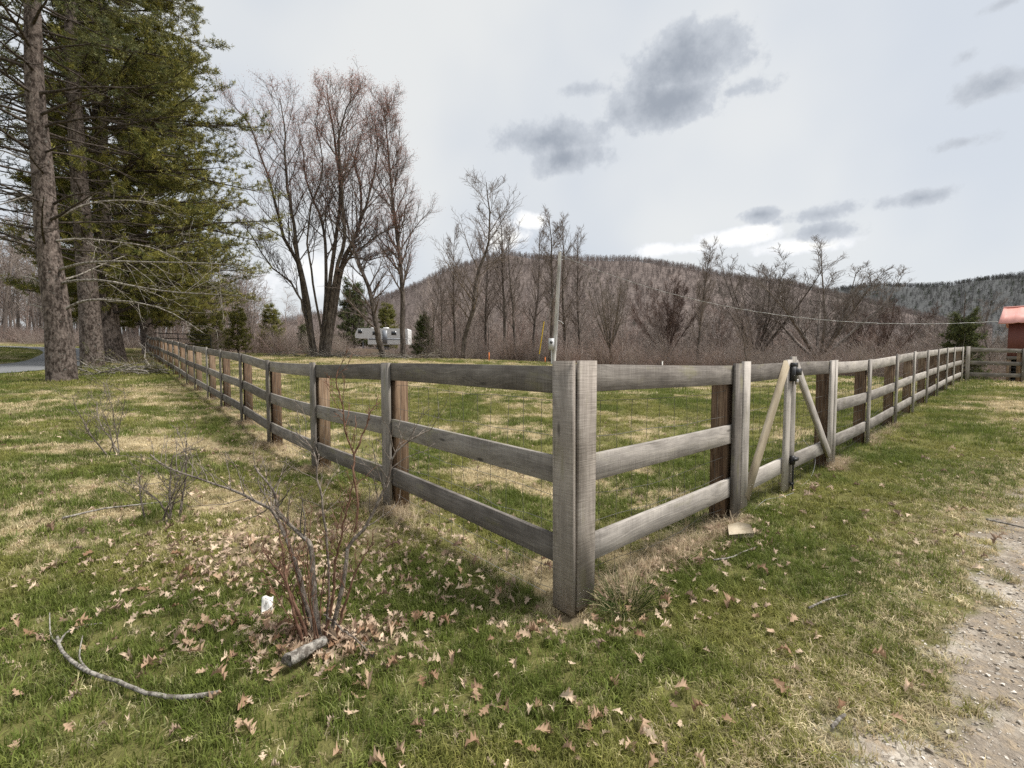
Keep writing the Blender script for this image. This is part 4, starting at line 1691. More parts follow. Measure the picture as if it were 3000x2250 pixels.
def pine(seed, trunk_pts, trunk_r, whorls, lenfn, droop, n_needles, nl, nw, c0, c1, azf=None, dead_below=None, nsub=9, nbr=5, per=9):
    """white pine: whorls of level limbs, each with side shoots that end in needle tufts. Local coordinates."""
    rng = np.random.default_rng(seed)
    tp = rib_path(np.asarray(trunk_pts, float), 24)
    trd = np.interp(np.linspace(0, 1, 24), np.linspace(0, 1, len(trunk_r)), trunk_r)
    zs = tp[:, 2]
    S, D, L, R = [], [], [], []
    for z in whorls:
        c = np.array([np.interp(z, zs, tp[:, k]) for k in range(3)])
        r = np.interp(z, zs, trd)
        ph0 = rng.uniform(0, 6.28)
        nb = rng.integers(nbr - 1, nbr + 2)
        for b in range(nb):
            ph = ph0 + b * 6.283 / nb + rng.normal(0, .25)
            ln = lenfn(z, ph) * rng.uniform(.6, 1.12)
            if ln < .4:
                continue
            S.append(c + rng.normal(0, .08, 3))
            D.append([math.cos(ph), math.sin(ph), rng.uniform(-.05, .30)])
            L.append(ln)
            R.append(min(r * .35, .016 + .011 * ln))
    S, D, L, R = map(np.array, (S, D, L, R))
    P1, R1 = grow(rng, S, D, L, R, np.full(len(S), .012), 10, .055, droop)
    s2, d2, t2, r2, pl = shoots(rng, P1, R1, nsub, .22, 1.0, 32, 62)
    d2[:, 2] *= .45
    P2, R2 = grow(rng, s2, d2, np.clip(pl * .34 * (1.15 - .65 * t2), .25, 2.4) * rng.uniform(.6, 1.15, len(t2)), np.maximum(r2 * .5, .008), np.full(len(t2), .006), 5, .08, .07)
    dead = np.zeros(len(t2), bool)
    if dead_below is not None:
        dead = rng.uniform(size=len(t2)) > sstep(s2[:, 2], dead_below - 1.5, dead_below + 1.5)
        dead |= t2 < .3
    s3, d3, t3, r3, pl3 = shoots(rng, P2[~dead], R2[~dead], n_needles, .12, 1.0, 15, 55, up_bias=.8)
    d3[:, 2] += .15
    P3, R3 = grow(rng, s3, d3, rng.uniform(.12, .42, len(s3)), np.full(len(s3), .006), np.full(len(s3), .004), 3, .1, .12)
    tr_v, tr_f, tr_uv = tubes(tp[None], trd[None], 16)
    trunk = mesh_np("trunk", tr_v, tr_f, M_PINEBARK, True, tr_uv)
    v, f, uv = combine([(P1, R1, 6), (P2, R2, 4), (P3, R3, 3)])
    limbs = mesh_np("limbs", v, f, M_PINELIMB, True, uv)
    cent = np.concatenate([P3[:, -1], P3[:, 1]])
    dr = P3[:, -1] - P3[:, 0]
    dr /= np.linalg.norm(dr, axis=1, keepdims=True)
    dr = np.concatenate([dr, dr])
    crown = needle_mesh(rng, cent, dr, per, nl, nw, c0, c1)
    return trunk, limbs, crown


def put(meshes, name, label, cat, loc, rz=0.0, s=1.0, group=None):
    root = thing(name, label, cat, loc, rz, group)
    root.scale = (s, s, s)
    for m in meshes:
        link(m.name.split('.')[0], m, root)
    return root


# front pine, trunk traced against the drive
dp1 = 15.5
pb1 = px_at(183, 1116, dp1)
pb1[2] = float(gz(pb1[0], pb1[1])) - .05
tr1 = [px_at(u, v, dp1) - pb1 for u, v in [(183, 1125), (172, 960), (160, 860), (139, 700), (125, 500), (103, 280), (95, 0), (90, -250), (86, -480)]]
tr1[0][2] = -.1
w1 = np.concatenate([np.arange(4.6, 9, .8), np.arange(9, 22, .75)])
P1m = pine(300, tr1, [.42, .36, .34, .31, .28, .25, .20, .12, .03], w1,
           lambda z, ph: (3.1 if z < 9.5 else 3.6) * (1 - .5 * sstep(z, 15, 22)), -.005, 6, .16, .013, (.05, .066, .026), (.15, .15, .055), None, 11.5, 8, 4, 8)
f1 = put(P1m, "white_pine", "front pine with a thick grey trunk and long dead lower limbs beside the driveway", "tree", pb1)
# long dead limbs reaching right over the lawn
DEADL = [
    ([(190, 906), (232, 886), (275, 878), (330, 880), (410, 888), (500, 915), (600, 978)], .050, .3),
    ([(180, 830), (230, 822), (300, 822), (400, 840), (500, 855), (610, 862), (705, 866)], .055, -.5),
    ([(176, 790), (240, 772), (330, 766), (430, 768), (560, 770), (700, 775)], .050, -1.0),
    ([(165, 706), (240, 700), (330, 708), (430, 722), (500, 748), (575, 790)], .045, .6),
    ([(172, 822), (230, 806), (300, 775), (370, 748)], .040, 1.2),
    ([(128, 832), (95, 815), (52, 807)], .045, .4),
    ([(135, 905), (105, 895), (78, 892)], .035, .2),
    ([(142, 965), (125, 960), (114, 957)], .03, .2),
    ([(160, 640), (250, 600), (330, 588), (420, 590), (500, 608)], .045, .8),
    ([(115, 480), (60, 462), (0, 440), (-60, 440)], .045, .8),
    ([(125, 560), (60, 580), (0, 600)], .04, -.6),
]
drng = np.random.default_rng(9)
for pts, r, dz in DEADL:
    P = []
    for k, (u, v) in enumerate(pts):
        P.append(px_at(u, v, dp1 + dz * k / (len(pts) - 1) * 2) - pb1)
    P = rib_path(P, 14)[None]
    R = np.linspace(r, .012, 14)[None]
    n = 12 if len(pts) > 4 else 3
    S, D, t, rr, pl = shoots(drng, P, R, n, .2, 1.0, 35, 70)
    Pa, Ra = grow(drng, S, D, np.clip(pl * .22, .3, 1.6) * drng.uniform(.5, 1.2, len(S)), np.maximum(rr * .4, .008), np.full(len(S), .006), 6, .14, -.05)
    S, D, t, rr, pl = shoots(drng, Pa, Ra, 4, .2, 1.0, 30, 60)
    Pb, Rb = grow(drng, S, D, pl * .4 * drng.uniform(.5, 1.2, len(S)), np.full(len(S), .007), np.full(len(S), .005), 4, .16, -.06)
    v, f, uv = combine([(P, R, 7), (Pa, Ra, 4), (Pb, Rb, 3)])
    o = link("dead_limb", mesh_np("dead_limb", v, f, M_DEADLIMB, True, uv), f1)

# middle pine
dp2 = 20.5
pb2 = px_at(272, 1076, dp2)
pb2[2] = float(gz(pb2[0], pb2[1])) - .05
tr2 = [px_at(u, v, dp2) - pb2 for u, v in [(272, 1080), (262, 900), (250, 760), (238, 600), (224, 400), (212, 180), (205, 0), (200, -200), (196, -420)]]
tr2[0][2] = -.1
P2m = pine(310, tr2, [.44, .37, .34, .31, .28, .24, .19, .12, .03], np.concatenate([np.arange(5, 10, .9), np.arange(10, 24, .75)]),
           lambda z, ph: (3.4 if z < 10 else 4.6) * (1 - .5 * sstep(z, 17, 25)), -.004, 6, .17, .014, (.055, .07, .024), (.19, .18, .058), None, 12.0, 9, 4, 8)
put(P2m, "white_pine", "middle pine of the three, its trunk between the front pine and the darkest trunk", "tree", pb2)

# back pine, the big crown that reaches right
dp3 = 24.5
pb3 = px_at(330, 1064, dp3)
pb3[2] = float(gz(pb3[0], pb3[1])) - .05
tr3 = [px_at(u, v, dp3) - pb3 for u, v in [(335, 1070), (318, 950), (306, 800), (298, 600), (293, 400), (290, 200), (288, 0), (286, -220), (285, -400)]]
tr3[0][2] = -.1


def len3(z, ph):
    c = math.cos(ph)
    prof = np.interp(z, [2, 4, 6, 9, 11.5, 13.5, 15, 17, 18.5, 21, 25, 28], [6.2, 7.6, 8.4, 8.6, 9.0, 7.4, 4.8, 4.6, 6.4, 5.2, 3.6, 1.0])
    return prof * (.62 + .38 * max(0, c)) if c > -.2 else prof * .33


P3m = pine(320, tr3, [.60, .48, .40, .36, .32, .28, .22, .14, .03], np.arange(2.6, 27.5, .62), len3, .002, 7, .19, .017,
           (.055, .07, .02), (.26, .235, .06), None, None, 15, 6, 10)
put(P3m, "white_pine", "largest pine at the back, dark trunk and green crown spreading right over the fence", "tree", pb3)

put(P3m, "white_pine", "pine standing behind the largest pine, mostly hidden by its crown", "tree", ((440 - 1500) / FPX * 31, 31, float(gz((440 - 1500) / FPX * 31, 31)) - .05), .3, .78)

# pine further left, only its limbs show in the picture
xl = (-190 - 1500) / FPX * 21
bl = np.array([xl, 21, float(gz(xl, 21)) - .05])
P4m = pine(330, [(0, 0, -.1), (.05, 0, 6), (0, .1, 13), (0, 0, 23)], [.42, .33, .22, .03], np.arange(7, 22, .9),
           lambda z, ph: 4.4 * (1 - .6 * sstep(z, 14, 22)), -.004, 5, .17, .014, (.045, .065, .028), (.10, .115, .045), None, 9.5, 7, 4, 7)
put(P4m, "white_pine", "pine at the left picture edge, only the ends of its limbs showing", "tree", bl)

# young conifers of the understorey
yp = pine(340, [(0, 0, -.1), (0, .02, 3), (.04, 0, 7)], [.10, .06, .01], np.arange(.5, 6.8, .42), lambda z, ph: 1.9 * (1.02 - z / 7.2), .01, 6, .13, .016,
          (.09, .105, .028), (.26, .24, .065), None, None, 6, 6, 7)
cedar = pine(350, [(0, 0, -.1), (0, .02, 3), (.04, 0, 7)], [.12, .07, .01], np.arange(.4, 6.9, .34), lambda z, ph: 1.7 * (1.03 - z / 7.0), .03, 6, .09, .016,
             (.05, .068, .028), (.13, .145, .05), None, None, 7, 7, 8)
YNG = [(yp, 700, 37, 890, "young green pine under the big pine's right limbs"), (yp, 640, 40, 905, "young pine half hidden by the fence end thicket"),
       (yp, 800, 42, 880, "young pine just left of the maple stems"), (yp, 590, 36, 900, "small bright young pine above the far fence rails"),
       (cedar, 1040, 74, 800, "tall thin-crowned evergreen behind the maple"), (cedar, 890, 45, 940, "dark evergreen between the maple stems"),
       (cedar, 1242, 42, 905, "dark pointed evergreen right of the trailer"), (yp, 1135, 76, 880, "green pine behind the trailer"),
       (cedar, 2815, 30, 885, "dark green pointed conifer behind the far corner of the fence")]
for m, u, d, vt, lab in YNG:
    x = (u - 1500) / FPX * d
    z0 = float(gz(x, d))
    s = (htop(vt, d) - z0) / 6.3
    r = put(m, "young_conifer", lab, "tree", (x, d, z0 - .03), u * .1, s, "young conifers at the field edge")


# ------------------------------------------------------------------ woods, thicket and hills (stuff)
def lowpoly_bush(seed, H, w, n=46, sub=5, mat=M_TWIG, r=.010, twigf=.35):
    rng = np.random.default_rng(seed)
    P0 = np.stack([rng.normal(0, w * .14, n), rng.normal(0, w * .14, n), np.full(n, -.1)], 1)
    D = np.stack([rng.normal(0, .32 * w / H * 1.5, n), rng.normal(0, .32 * w / H * 1.5, n), np.ones(n)], 1)
    P, R = grow(rng, P0, D, H * rng.uniform(.45, 1.05, n), np.full(n, r), np.full(n, r * .5), 6, .13, .02)
    S, D, t, rr, pl = shoots(rng, P, R, sub, .2, 1, 25, 65)
    P2, R2 = grow(rng, S, D, pl * twigf * rng.uniform(.5, 1.2, len(S)), rr * .7, np.full(len(S), r * .4), 4, .14, .02)
    v, f, uv = combine([(P, R, 3), (P2, R2, 3)])
    return mesh_np("brush", v, f, mat, True)


def lowpoly_tree(seed, H, mat, n1=16, n2=5, r=.03):
    rng = np.random.default_rng(seed)
    P, R = grow(rng, np.array([[0, 0, -.5]]), np.array([[0, 0, 1.0]]), np.array([H]), np.array([H * .012]), np.array([r * .6]), 7, .05, .05)
    S, D, t, rr, pl = shoots(rng, P, R, n1, .2, 1, 32, 68, up_bias=.3)
    P1, R1 = grow(rng, S, D, H * .36 * (1.1 - .7 * t) * rng.uniform(.6, 1.1, len(S)), np.full(len(S), r * 1.4), np.full(len(S), r * .7), 4, .1, .06)
    S, D, t, rr, pl = shoots(rng, P1, R1, n2, .2, 1, 25, 55, up_bias=.3)
    P2, R2 = grow(rng, S, D, pl * .5 * rng.uniform(.5, 1.2, len(S)), np.full(len(S), r), np.full(len(S), r * .5), 2, .1, .05)
    v, f, uv = combine([(P, R, 4), (P1, R1, 3), (P2, R2, 3)])
    return mesh_np("wood_tree", v, f, mat, True)


def scatter_simple(name, x, y, z, s, protos, rng, lab, sxy=None):
    n = len(x)
    sxy = s if sxy is None else sxy
    gn_scatter(name, np.stack([x, y, z], 1), np.stack([rng.normal(0, .06, n), rng.normal(0, .06, n), rng.uniform(0, 6.28, n)], 1),
               np.stack([sxy, sxy, s], 1), np.ones((n, 3)) * .1, protos, rng.integers(0, len(protos), n), lab)


def build_woods():
    rng = np.random.default_rng(44)
    # thicket along the field edge
    br = [lowpoly_bush(60 + i, 3.0, 2.2, 40, 5, (M_WOODTWIG, M_WOODRED)[i % 2]) for i in range(5)]
    n = 470
    u = rng.uniform(520, 2900, n)
    edge = np.interp(u, [500, 1100, 1600, 2000, 2500, 2900], [38, 38.5, 37, 34, 30, 29])
    d = edge + rng.uniform(0, 12, n) ** 1.0
    x = (u - 1500) / FPX * d
    s = rng.uniform(.45, 1.15, n) * np.interp(u, [500, 1300, 2900], [.95, .9, 1.1])
    s[(u > 1010) & (u < 1220)] *= .38
    scatter_simple("brushwood", x, d, gz(x, d) - .05, s, br, rng, ("brown leafless brush along the field edge under the trees", "brush"), s * 1.2)
    # wood behind
    tw = [lowpoly_tree(80 + i, 11, (M_WOODTWIG, M_WOODRED, M_WOODTWIG, M_PALETWIG)[i % 4], 24, 10, .016) for i in range(8)]
    xs, ys, ss = [], [], []

    def patch(n, u0, u1, d0, d1, h0, h1):
        u = rng.uniform(u0, u1, n)
        d = np.sqrt(rng.uniform(d0 ** 2, d1 ** 2, n))
        xs.append((u - 1500) / FPX * d); ys.append(d); ss.append(rng.uniform(h0, h1, n) / 11)
    patch(330, 1230, 3150, 52, 125, 6.5, 10.5)
    patch(260, 1700, 3100, 42, 70, 5.5, 9)
    patch(90, 1230, 1750, 46, 75, 6, 9.5)
    patch(60, 640, 1250, 68, 120, 6, 10)
    patch(230, -500, 560, 46, 95, 9, 15)
    patch(80, 380, 760, 40, 60, 6, 11)
    x, y, s = map(np.concatenate, (xs, ys, ss))
    k = (m_road(x, y) > 3.5) & ~((x > -26) & (x < -12) & (y > 58) & (y < 72))
    x, y, s = x[k], y[k], s[k]
    scatter_simple("leafless_wood", x, y, gz(x, y) - .1, s, tw, rng, ("brown leafless wood filling the valley behind the field", "wood"))
    br2 = [lowpoly_bush(70 + i, 2.0, 2.0, 30, 4, (M_WOODTWIG, M_WOODRED)[i % 2], .012) for i in range(3)]
    u = rng.uniform(-400, 470, 300)
    d = np.sqrt(rng.uniform(40 ** 2, 60 ** 2, 300))
    x = (u - 1500) / FPX * d
    k = m_road(x, d) > 2.8
    x, d = x[k], d[k]
    s = rng.uniform(.4, .95, len(x))
    scatter_simple("undergrowth", x, d, gz(x, d) - .05, s, br2, rng, ("low brown undergrowth beyond the driveway at the left", "undergrowth"), s * 1.3)


build_woods()


def hill(name, sky_px, d_crest, d_base, d_back, col, label, ntree, treeH, seed, low=.8):
    """terrain whose crest follows the skyline of the photograph at its distance"""
    rng = np.random.default_rng(seed)
    us = np.array([p[0] for p in sky_px], float)
    vs = np.array([p[1] for p in sky_px], float)
    az_ = (us - 1500) / FPX

    def crest(k):
        v = np.interp(k, az_, vs)
        return CAMZ + (1062 - v) / FPX * d_crest - treeH * low

    def hz(x, y):
        k = x / y
        c = crest(k)
        front = sstep(y, d_base, d_crest)
        back = 1 - sstep(y, d_crest, d_back)
        f = np.where(y < d_crest, front, back)
        spur = (fbm(x / 90 + seed, y / 120, seed, 3) - .5) * 26 * front * (1 - sstep(y, d_crest * .86, d_crest))
        return -5 + (c + 5) * f + spur
    kk = np.linspace(az_[0], az_[-1], 150)
    yy = np.concatenate([np.linspace(d_base, d_crest, 50), np.linspace(d_crest, d_back, 14)[1:]])
    K, Y = np.meshgrid(kk, yy)
    X = K * Y
    Z = hz(X, Y)
    V = np.stack([X, Y, Z], -1).reshape(-1, 3)
    idx = np.arange(len(V)).reshape(len(yy), len(kk))
    F = np.stack([idx[:-1, :-1], idx[:-1, 1:], idx[1:, 1:], idx[1:, :-1]], -1).reshape(-1, 4)
    m, t, b = new_mat(name + "_floor", .95, .05)
    oc = t.node('ShaderNodeTexCoord').outputs['Object']
    c = t.mix(t.noise(oc, .03, 6, .7), tuple(.7 * q for q in col), tuple(1.25 * q for q in col))
    t.link(c, b.inputs['Base Color'])
    h = link("hill", mesh_np("hill", V, F, m))
    h['kind'] = 'structure'
    h['label'] = label
    k = rng.uniform(az_[0], az_[-1], ntree)
    y = np.sqrt(rng.uniform((d_base * 1.0) ** 2, (d_crest * 1.06) ** 2, ntree))
    x = k * y
    return x, y, hz(x, y), rng


hx, hy, hzv, hr = hill("ridge", [(500, 985), (800, 930), (1000, 893), (1130, 856), (1200, 825), (1290, 785), (1400, 752), (1480, 738), (1600, 742), (1700, 750), (1830, 757),
                                (1900, 754), (1960, 765), (2100, 790), (2300, 812), (2500, 855), (2700, 905), (2900, 940)], 620, 150, 900, (.165, .136, .123),  # floor lightened too: haze put into the colour
                       "brown wooded ridge behind the trees", 26000, 11, 5, 1.75)
ht = [lowpoly_tree(400 + i, 11, M_HILLTWIG, 14, 5, .06) for i in range(5)]
M_FARTWIG = bark_mat('hazed_far_bark', (.075, .072, .072), (.115, .112, .112), 0, .5, 1, 0)  # greyed bark: distance haze put into the colour
hf = [lowpoly_tree(420 + i, 11, M_FARTWIG, 14, 4, .08) for i in range(3)]
ev = []
for i in range(2):
    rng_ = np.random.default_rng(500 + i)
    m_ = pine(500 + i, [(0, 0, -.2), (0, 0, 6), (0, 0, 12)], [.2, .15, .02], np.arange(2, 12, 1.6), lambda z, ph: 2.6 * (1.1 - z / 12), .0, 2, .7, .12, (.030, .045, .022), (.060, .075, .032), None, None, 3, 4, 3)
    ev.append(m_[2])
s_ = hr.uniform(.3, .75, len(hx))
scatter_simple("ridge_forest", hx, hy, hzv, s_, ht, hr, ("leafless forest covering the brown ridge", "forest"))
kx = hr.uniform(size=len(hx)) < .08 * sstep(fbm(hx / 60, hy / 60, 8), .5, .65)
scatter_simple("ridge_evergreens", hx[kx], hy[kx] + 3, hzv[kx], s_[kx] * .8, ev, hr, ("dark evergreens scattered through the forest on the brown ridge", "evergreens"))
hx, hy, hzv, hr = hill("far_hill", [(2150, 880), (2350, 855), (2500, 842), (2560, 838), (2650, 835), (2780, 832), (2850, 820), (2920, 808), (3000, 803), (3200, 790), (3600, 800)], 1000, 420, 1350, (.085, .088, .088),  # floor colour greyed in place of haze
                       "greyish far hill rising at the right edge", 9000, 13, 9)
s_ = hr.uniform(.55, 1.0, len(hx))
scatter_simple("far_hill_forest", hx, hy, hzv, s_, hf, hr, ("grey leafless forest on the far hill at the right", "forest"))
kx = hr.uniform(size=len(hx)) < .12
scatter_simple("far_hill_evergreens", hx[kx], hy[kx] + 4, hzv[kx], s_[kx], ev, hr, ("dark evergreens mixed into the far hill at the right", "evergreens"))


# ------------------------------------------------------------------ utility pole, meter, guy, wires
dpole = 30.0
pa = px_at(1622, 1064, dpole)
pa[2] = float(gz(pa[0], pa[1]))
pt = px_at(1640, 738, dpole)
up_ = thing("utility_pole", "slim pale leaning utility pole with a grey meter box in the field", "utility pole", pa)
mb = MB()
axis = pt - pa
P = np.array([-axis * .02] + [axis * k for k in (0, .33, .66, 1)])
mb.tube(P, np.linspace(.15, .095, 5), 12)
top = axis * 1.0
mb.add([top + np.array([.095 * math.cos(a), .095 * math.sin(a), .0]) for a in np.arange(12) * math.pi / 6] + [top + np.array([0, 0, .02])],
       np.array([[i, (i + 1) % 12, 12] for i in range(12)]))
mb.build("pole", M_POLE, up_, True)
mb = MB()
bx = px_at(1615, 1008, dpole - .25) - pa
mb.box(bx, .19, .09, .38)
mb.box(bx + [0, -.10, -.05], .165, .02, .28)
mbx = mb.build("meter_box", M_METER, up_)
mb = MB()
mb.tube([bx + [0, -.10, .12], bx + [0, -.2, .12], bx + [0, -.24, .12]], [.105, .10, .07], 14)
mb.build("meter_dial", M_GLASS, mbx)
mb = MB()
mb.tube([bx + [.02, .0, -.36], bx + [.02, 0, -1.6]], [.035, .035], 8)
mb.build("conduit", M_METER, up_)
mb = MB()
cc = axis * .98
mb.tube([axis * .12 + [.13, -.12, .0], axis * .5 + [.11, -.1, 0], axis * .985 + [.10, -.09, 0]], [.022] * 3, 6)
mb.tube([axis * .93 + [-.16, 0, 0], axis * .93 + [.25, 0, .02]], [.03, .03], 6)
mb.tube([axis * .40 + [0, -.1, 0], axis * .385 + [.3, -.12, -.02], axis * .375 + [.5, -.12, -.1]], [.02] * 3, 6)
mb.build("riser_cable", M_METER, up_)
# guy wire with yellow guard
ga = px_at(1576, 1058, dpole + 1)
ga[2] = float(gz(ga[0], ga[1]))
gt = pa + axis * .9
gy = thing("guy_wire", "steel guy wire with a yellow guard left of the utility pole", "guy wire", ga)
mb = MB()
mb.tube([[0, 0, -.1], gt - ga], [.012, .012], 5)
mb.build("wire", M_WIRE, gy)
mb = MB()
gd = px_at(1594, 942, dpole + .9) - ga
mb.tube([gd * .22, gd], [.035, .035], 8)
mb.build("guard", M_YELLOW, gy)


def wire_span(label, a, b, sag, r):
    a, b = np.array(a), np.array(b)
    t = np.linspace(0, 1, 36)[:, None]
    P = a * (1 - t) + b * t - np.array([0, 0, 1]) * sag * 4 * t * (1 - t)
    mb = MB()
    mb.tube(P - a, np.full(36, r), 5)
    if r < .012:                                   # second conductor twisted round the first
        ph = np.linspace(0, 150, 400)
        tt = np.linspace(0, 1, 400)[:, None]
        Q = a * (1 - tt) + b * tt - np.array([0, 0, 1]) * sag * 4 * tt * (1 - tt) - a
        Q = Q + np.stack([np.zeros(400), np.cos(ph), np.sin(ph)], 1) * r * 1.6
        mb.tube(Q, np.full(400, r * .8), 4)
    o = mb.build("overhead_wire", M_WIRE if r < .012 else M_RUSTWIRE, None, True)
    o.location = a
    tag(o, label, "wire")


BARN_D = 22.0
BARN_X = (2947 - 1500) / FPX * BARN_D
wire_span("twisted service cable sagging from the utility pole to the red barn", pa + axis * .975, (BARN_X + 1.4, BARN_D + .2, 3.55), 1.75, .0105)
wire_span("thin upper power line crossing the sky left of the far hill", px_at(2350, 826, 160), px_at(3300, 800, 150), 1.5, .022)
wire_span("thin lower power line in front of the far hill", px_at(2250, 870, 150), px_at(3300, 848, 140), 1.0, .02)

# marker stakes in the field
for u, v, d, h, m_, lab in [(1433, 1040, 33, .55, M_ORANGE, "short orange marker stake at the field edge left of the pole"), (1940, 1068, 30, .5, M_PAPER, "white capped marker stake behind the top rail right of the corner post"),
                            (1597, 1058, 31, .35, M_ORANGE, "tiny orange stake beside the guy wire")]:
    x = (u - 1500) / FPX * d
    z = float(gz(x, d))
    mb = MB()
    mb.box((0, 0, h / 2), .035, .015, h / 2 + .05)
    mb.box((0, 0, h + .06), .045, .02, .03)
    o = mb.build("marker_stake", m_)
    o.location = (x, d, z)
    tag(o, lab, "stake")


# ------------------------------------------------------------------ barn
def build_barn():
    z0 = float(gz(BARN_X + 1, BARN_D))
    eave = CAMZ + (1062 - 947) / FPX * BARN_D
    ridge = eave + .85
    Lx, Ly = 8.0, 4.6
    root = thing("barn", "small red metal-sided barn with a red roof at the right edge", "barn", (BARN_X, BARN_D, z0), math.radians(-51))
    H = eave - z0
    rng = np.random.default_rng(1)

    def ribbed(x0, x1, zb, zt, y, name):
        """vertical ribbed sheet"""
        n = int((x1 - x0) / .075)
        xs = np.linspace(x0, x1, n)
        yy = y - .018 * (np.arange(n) % 3 == 0)
        V = [(a, b, zb) for a, b in zip(xs, yy)] + [(a, b, zt) for a, b in zip(xs, yy)]
        F = [[i, i + 1, n + i + 1, n + i] for i in range(n - 1)]
        me = mesh_np(name, V, np.array(F), M_BARN, False)
        o = link(name, me, root)
        md = o.modifiers.new('thick', 'SOLIDIFY')
        md.thickness = .02
        md.offset = 1
        return o
    ribbed(0, Lx, 1.25, H - .0, 0, "front_wall")
    # gable end
    V = [(0, .03, -.05), (0, Ly, -.05), (0, Ly, H), (0, Ly / 2, H + .82), (0, .03, H)]
    V += [(.03, y, z) for _, y, z in V]
    F4 = [[i, (i + 1) % 5, 5 + (i + 1) % 5, 5 + i] for i in range(5)] + [[0, 1, 2, 4], [5, 9, 7, 6]]
    F3 = [[2, 3, 4], [7, 9, 8]]
    link("gable_wall", mesh_np("gable_wall", V, [np.array(F4), np.array(F3)], M_BARN, False), root)
    mb = MB()
    mb.box((Lx / 2, Ly, H / 2), Lx / 2, .03, H / 2)
    mb.box((Lx, Ly / 2, H / 2), .03, Ly / 2, H / 2)
    mb.build("back_wall", M_BARN, root)
    # roof with ribs
    for sgn, nm in ((1, "roof_slope"), (-1, "roof_slope")):
        y0 = -.35 if sgn > 0 else Ly + .35
        n = 56
        xs = np.linspace(-.32, Lx + .3, n)
        zz = .03 * (np.arange(n) % 4 == 0)
        V = [(a, y0, H - .02 + c) for a, c in zip(xs, zz)] + [(a, Ly / 2, H + .92 + c) for a, c in zip(xs, zz)]
        F = [[i, i + 1, n + i + 1, n + i] for i in range(n - 1)]
        o = link(nm, mesh_np(nm, V, np.array(F), M_ROOF, False), root)
        md = o.modifiers.new('thick', 'SOLIDIFY')
        md.thickness = .04
    mb = MB()
    mb.tube([(-.33, Ly / 2, H + .95), (Lx + .3, Ly / 2, H + .95)], [.05, .05], 8)
    mb.build("ridge_cap", M_ROOF, root)
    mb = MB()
    mb.box((Lx / 2, .02 + .6, -.0 + .6), Lx / 2 - .05, .02, .66)  # near-black sheet standing in for the shade inside the barn
    mb.build("inside_shade_sheet", M_DARK, root)
    for k in range(6):
        mb = MB()
        mb.box((.08 + k * 1.55, .06, .6), .07, .06, .7)
        mb.build("post", M_BROWN, root)
    mb = MB()
    for h in (.12, .32, .52, .72):
        mb.tube([(.1, -.03, h), (1.6, -.03, h)], [.012, .012], 5)
    for q in np.linspace(.12, 1.58, 9):
        mb.tube([(q, -.045, .05), (q, -.045, .8)], [.008, .008], 5)
    mb.build("wire_panel", M_BLACK, root)
    mb = MB()
    mb.box((Lx / 2, -.03, 1.2), Lx / 2, .03, .08)
    mb.build("sill_board", M_GREY, root)


build_barn()


# ------------------------------------------------------------------ travel trailer behind the trees
def build_trailer():
    d = 64.0
    a, b = px_at(1040, 1008, d), px_at(1195, 1008, d)
    z0 = float(gz((a[0] + b[0]) / 2, d))
    zb = a[2] - .55
    root = thing("travel_trailer", "white fifth-wheel travel trailer parked behind the trees right of the maple", "trailer", (a[0], d, z0))
    L = b[0] - a[0]
    off = zb - z0
    # side outline with the raised nose at the left
    out_ = [(.75, 1.35), (0.05, 1.45), (.0, 1.95), (.45, 2.85), (L - .1, 2.75), (L, 2.6), (L, .5), (1.85, .5), (1.85, 1.35)]
    W_ = 2.4
    n = len(out_)
    V = [(x, 0, z + off) for x, z in out_] + [(x, W_, z + off) for x, z in out_]
    me = bpy.data.meshes.new("body")
    me.from_pydata(V, [], [list(range(n))[::-1], list(range(n, 2 * n))] + [[i, (i + 1) % n, n + (i + 1) % n, n + i] for i in range(n)])
    me.materials.append(M_RV)
    link("body", me, root)
    for x, z, w, h in [(.75, 2.35, .28, .26), (3.0, 2.1, .45, .25), (5.6, 2.1, .35, .25)]:
        mb = MB()
        mb.box((x, -.015, z + off), w, .02, h)
        mb.build("window", M_GLASS, root)
    mb = MB()
    mb.box((4.3, -.02, 1.55 + off), .34, .02, .95)
    mb.build("door", M_RVSTRIPE, root)
    mb = MB()
    mb.box((L / 2 + .9, -.012, 1.25 + off), L / 2 - 1.1, .012, .09)
    mb.build("stripe", M_RVSTRIPE, root)
    mb = MB()
    mb.box((L * .55, W_ / 2, 2.88 + off), .35, .3, .13)
    mb.box((L * .3, W_ / 2, 2.9 + off), .25, .25, .1)
    mb.build("roof_vent", M_RV, root)
    for k in (0, 1):
        mb = MB()
        th = np.linspace(0, 2 * np.pi, 17)[:-1]
        mb.tube([(L * .62 + k * .85, -.02, .38 + off), (L * .62 + k * .85, .22, .38 + off)], [.37, .37], 18)
        mb.build("wheel", M_RUBBER, root)
    mb = MB()
    mb.box((1.0, .5, .4 + off - .3), .06, .06, 1.0)
    mb.box((L * .5, 1.0, off * .5), .8, .6, abs(off) / 2 + .25)
    mb.build("chock_block", M_RVSTRIPE, root)


build_trailer()


# ------------------------------------------------------------------ foreground shrub and sticks
def px_poly(pts, d0, base):
    """pixel polyline (u, v, depth offset) to local points"""
    return np.array([px_at(u, v, d0 + dz) - base for u, v, dz in pts])


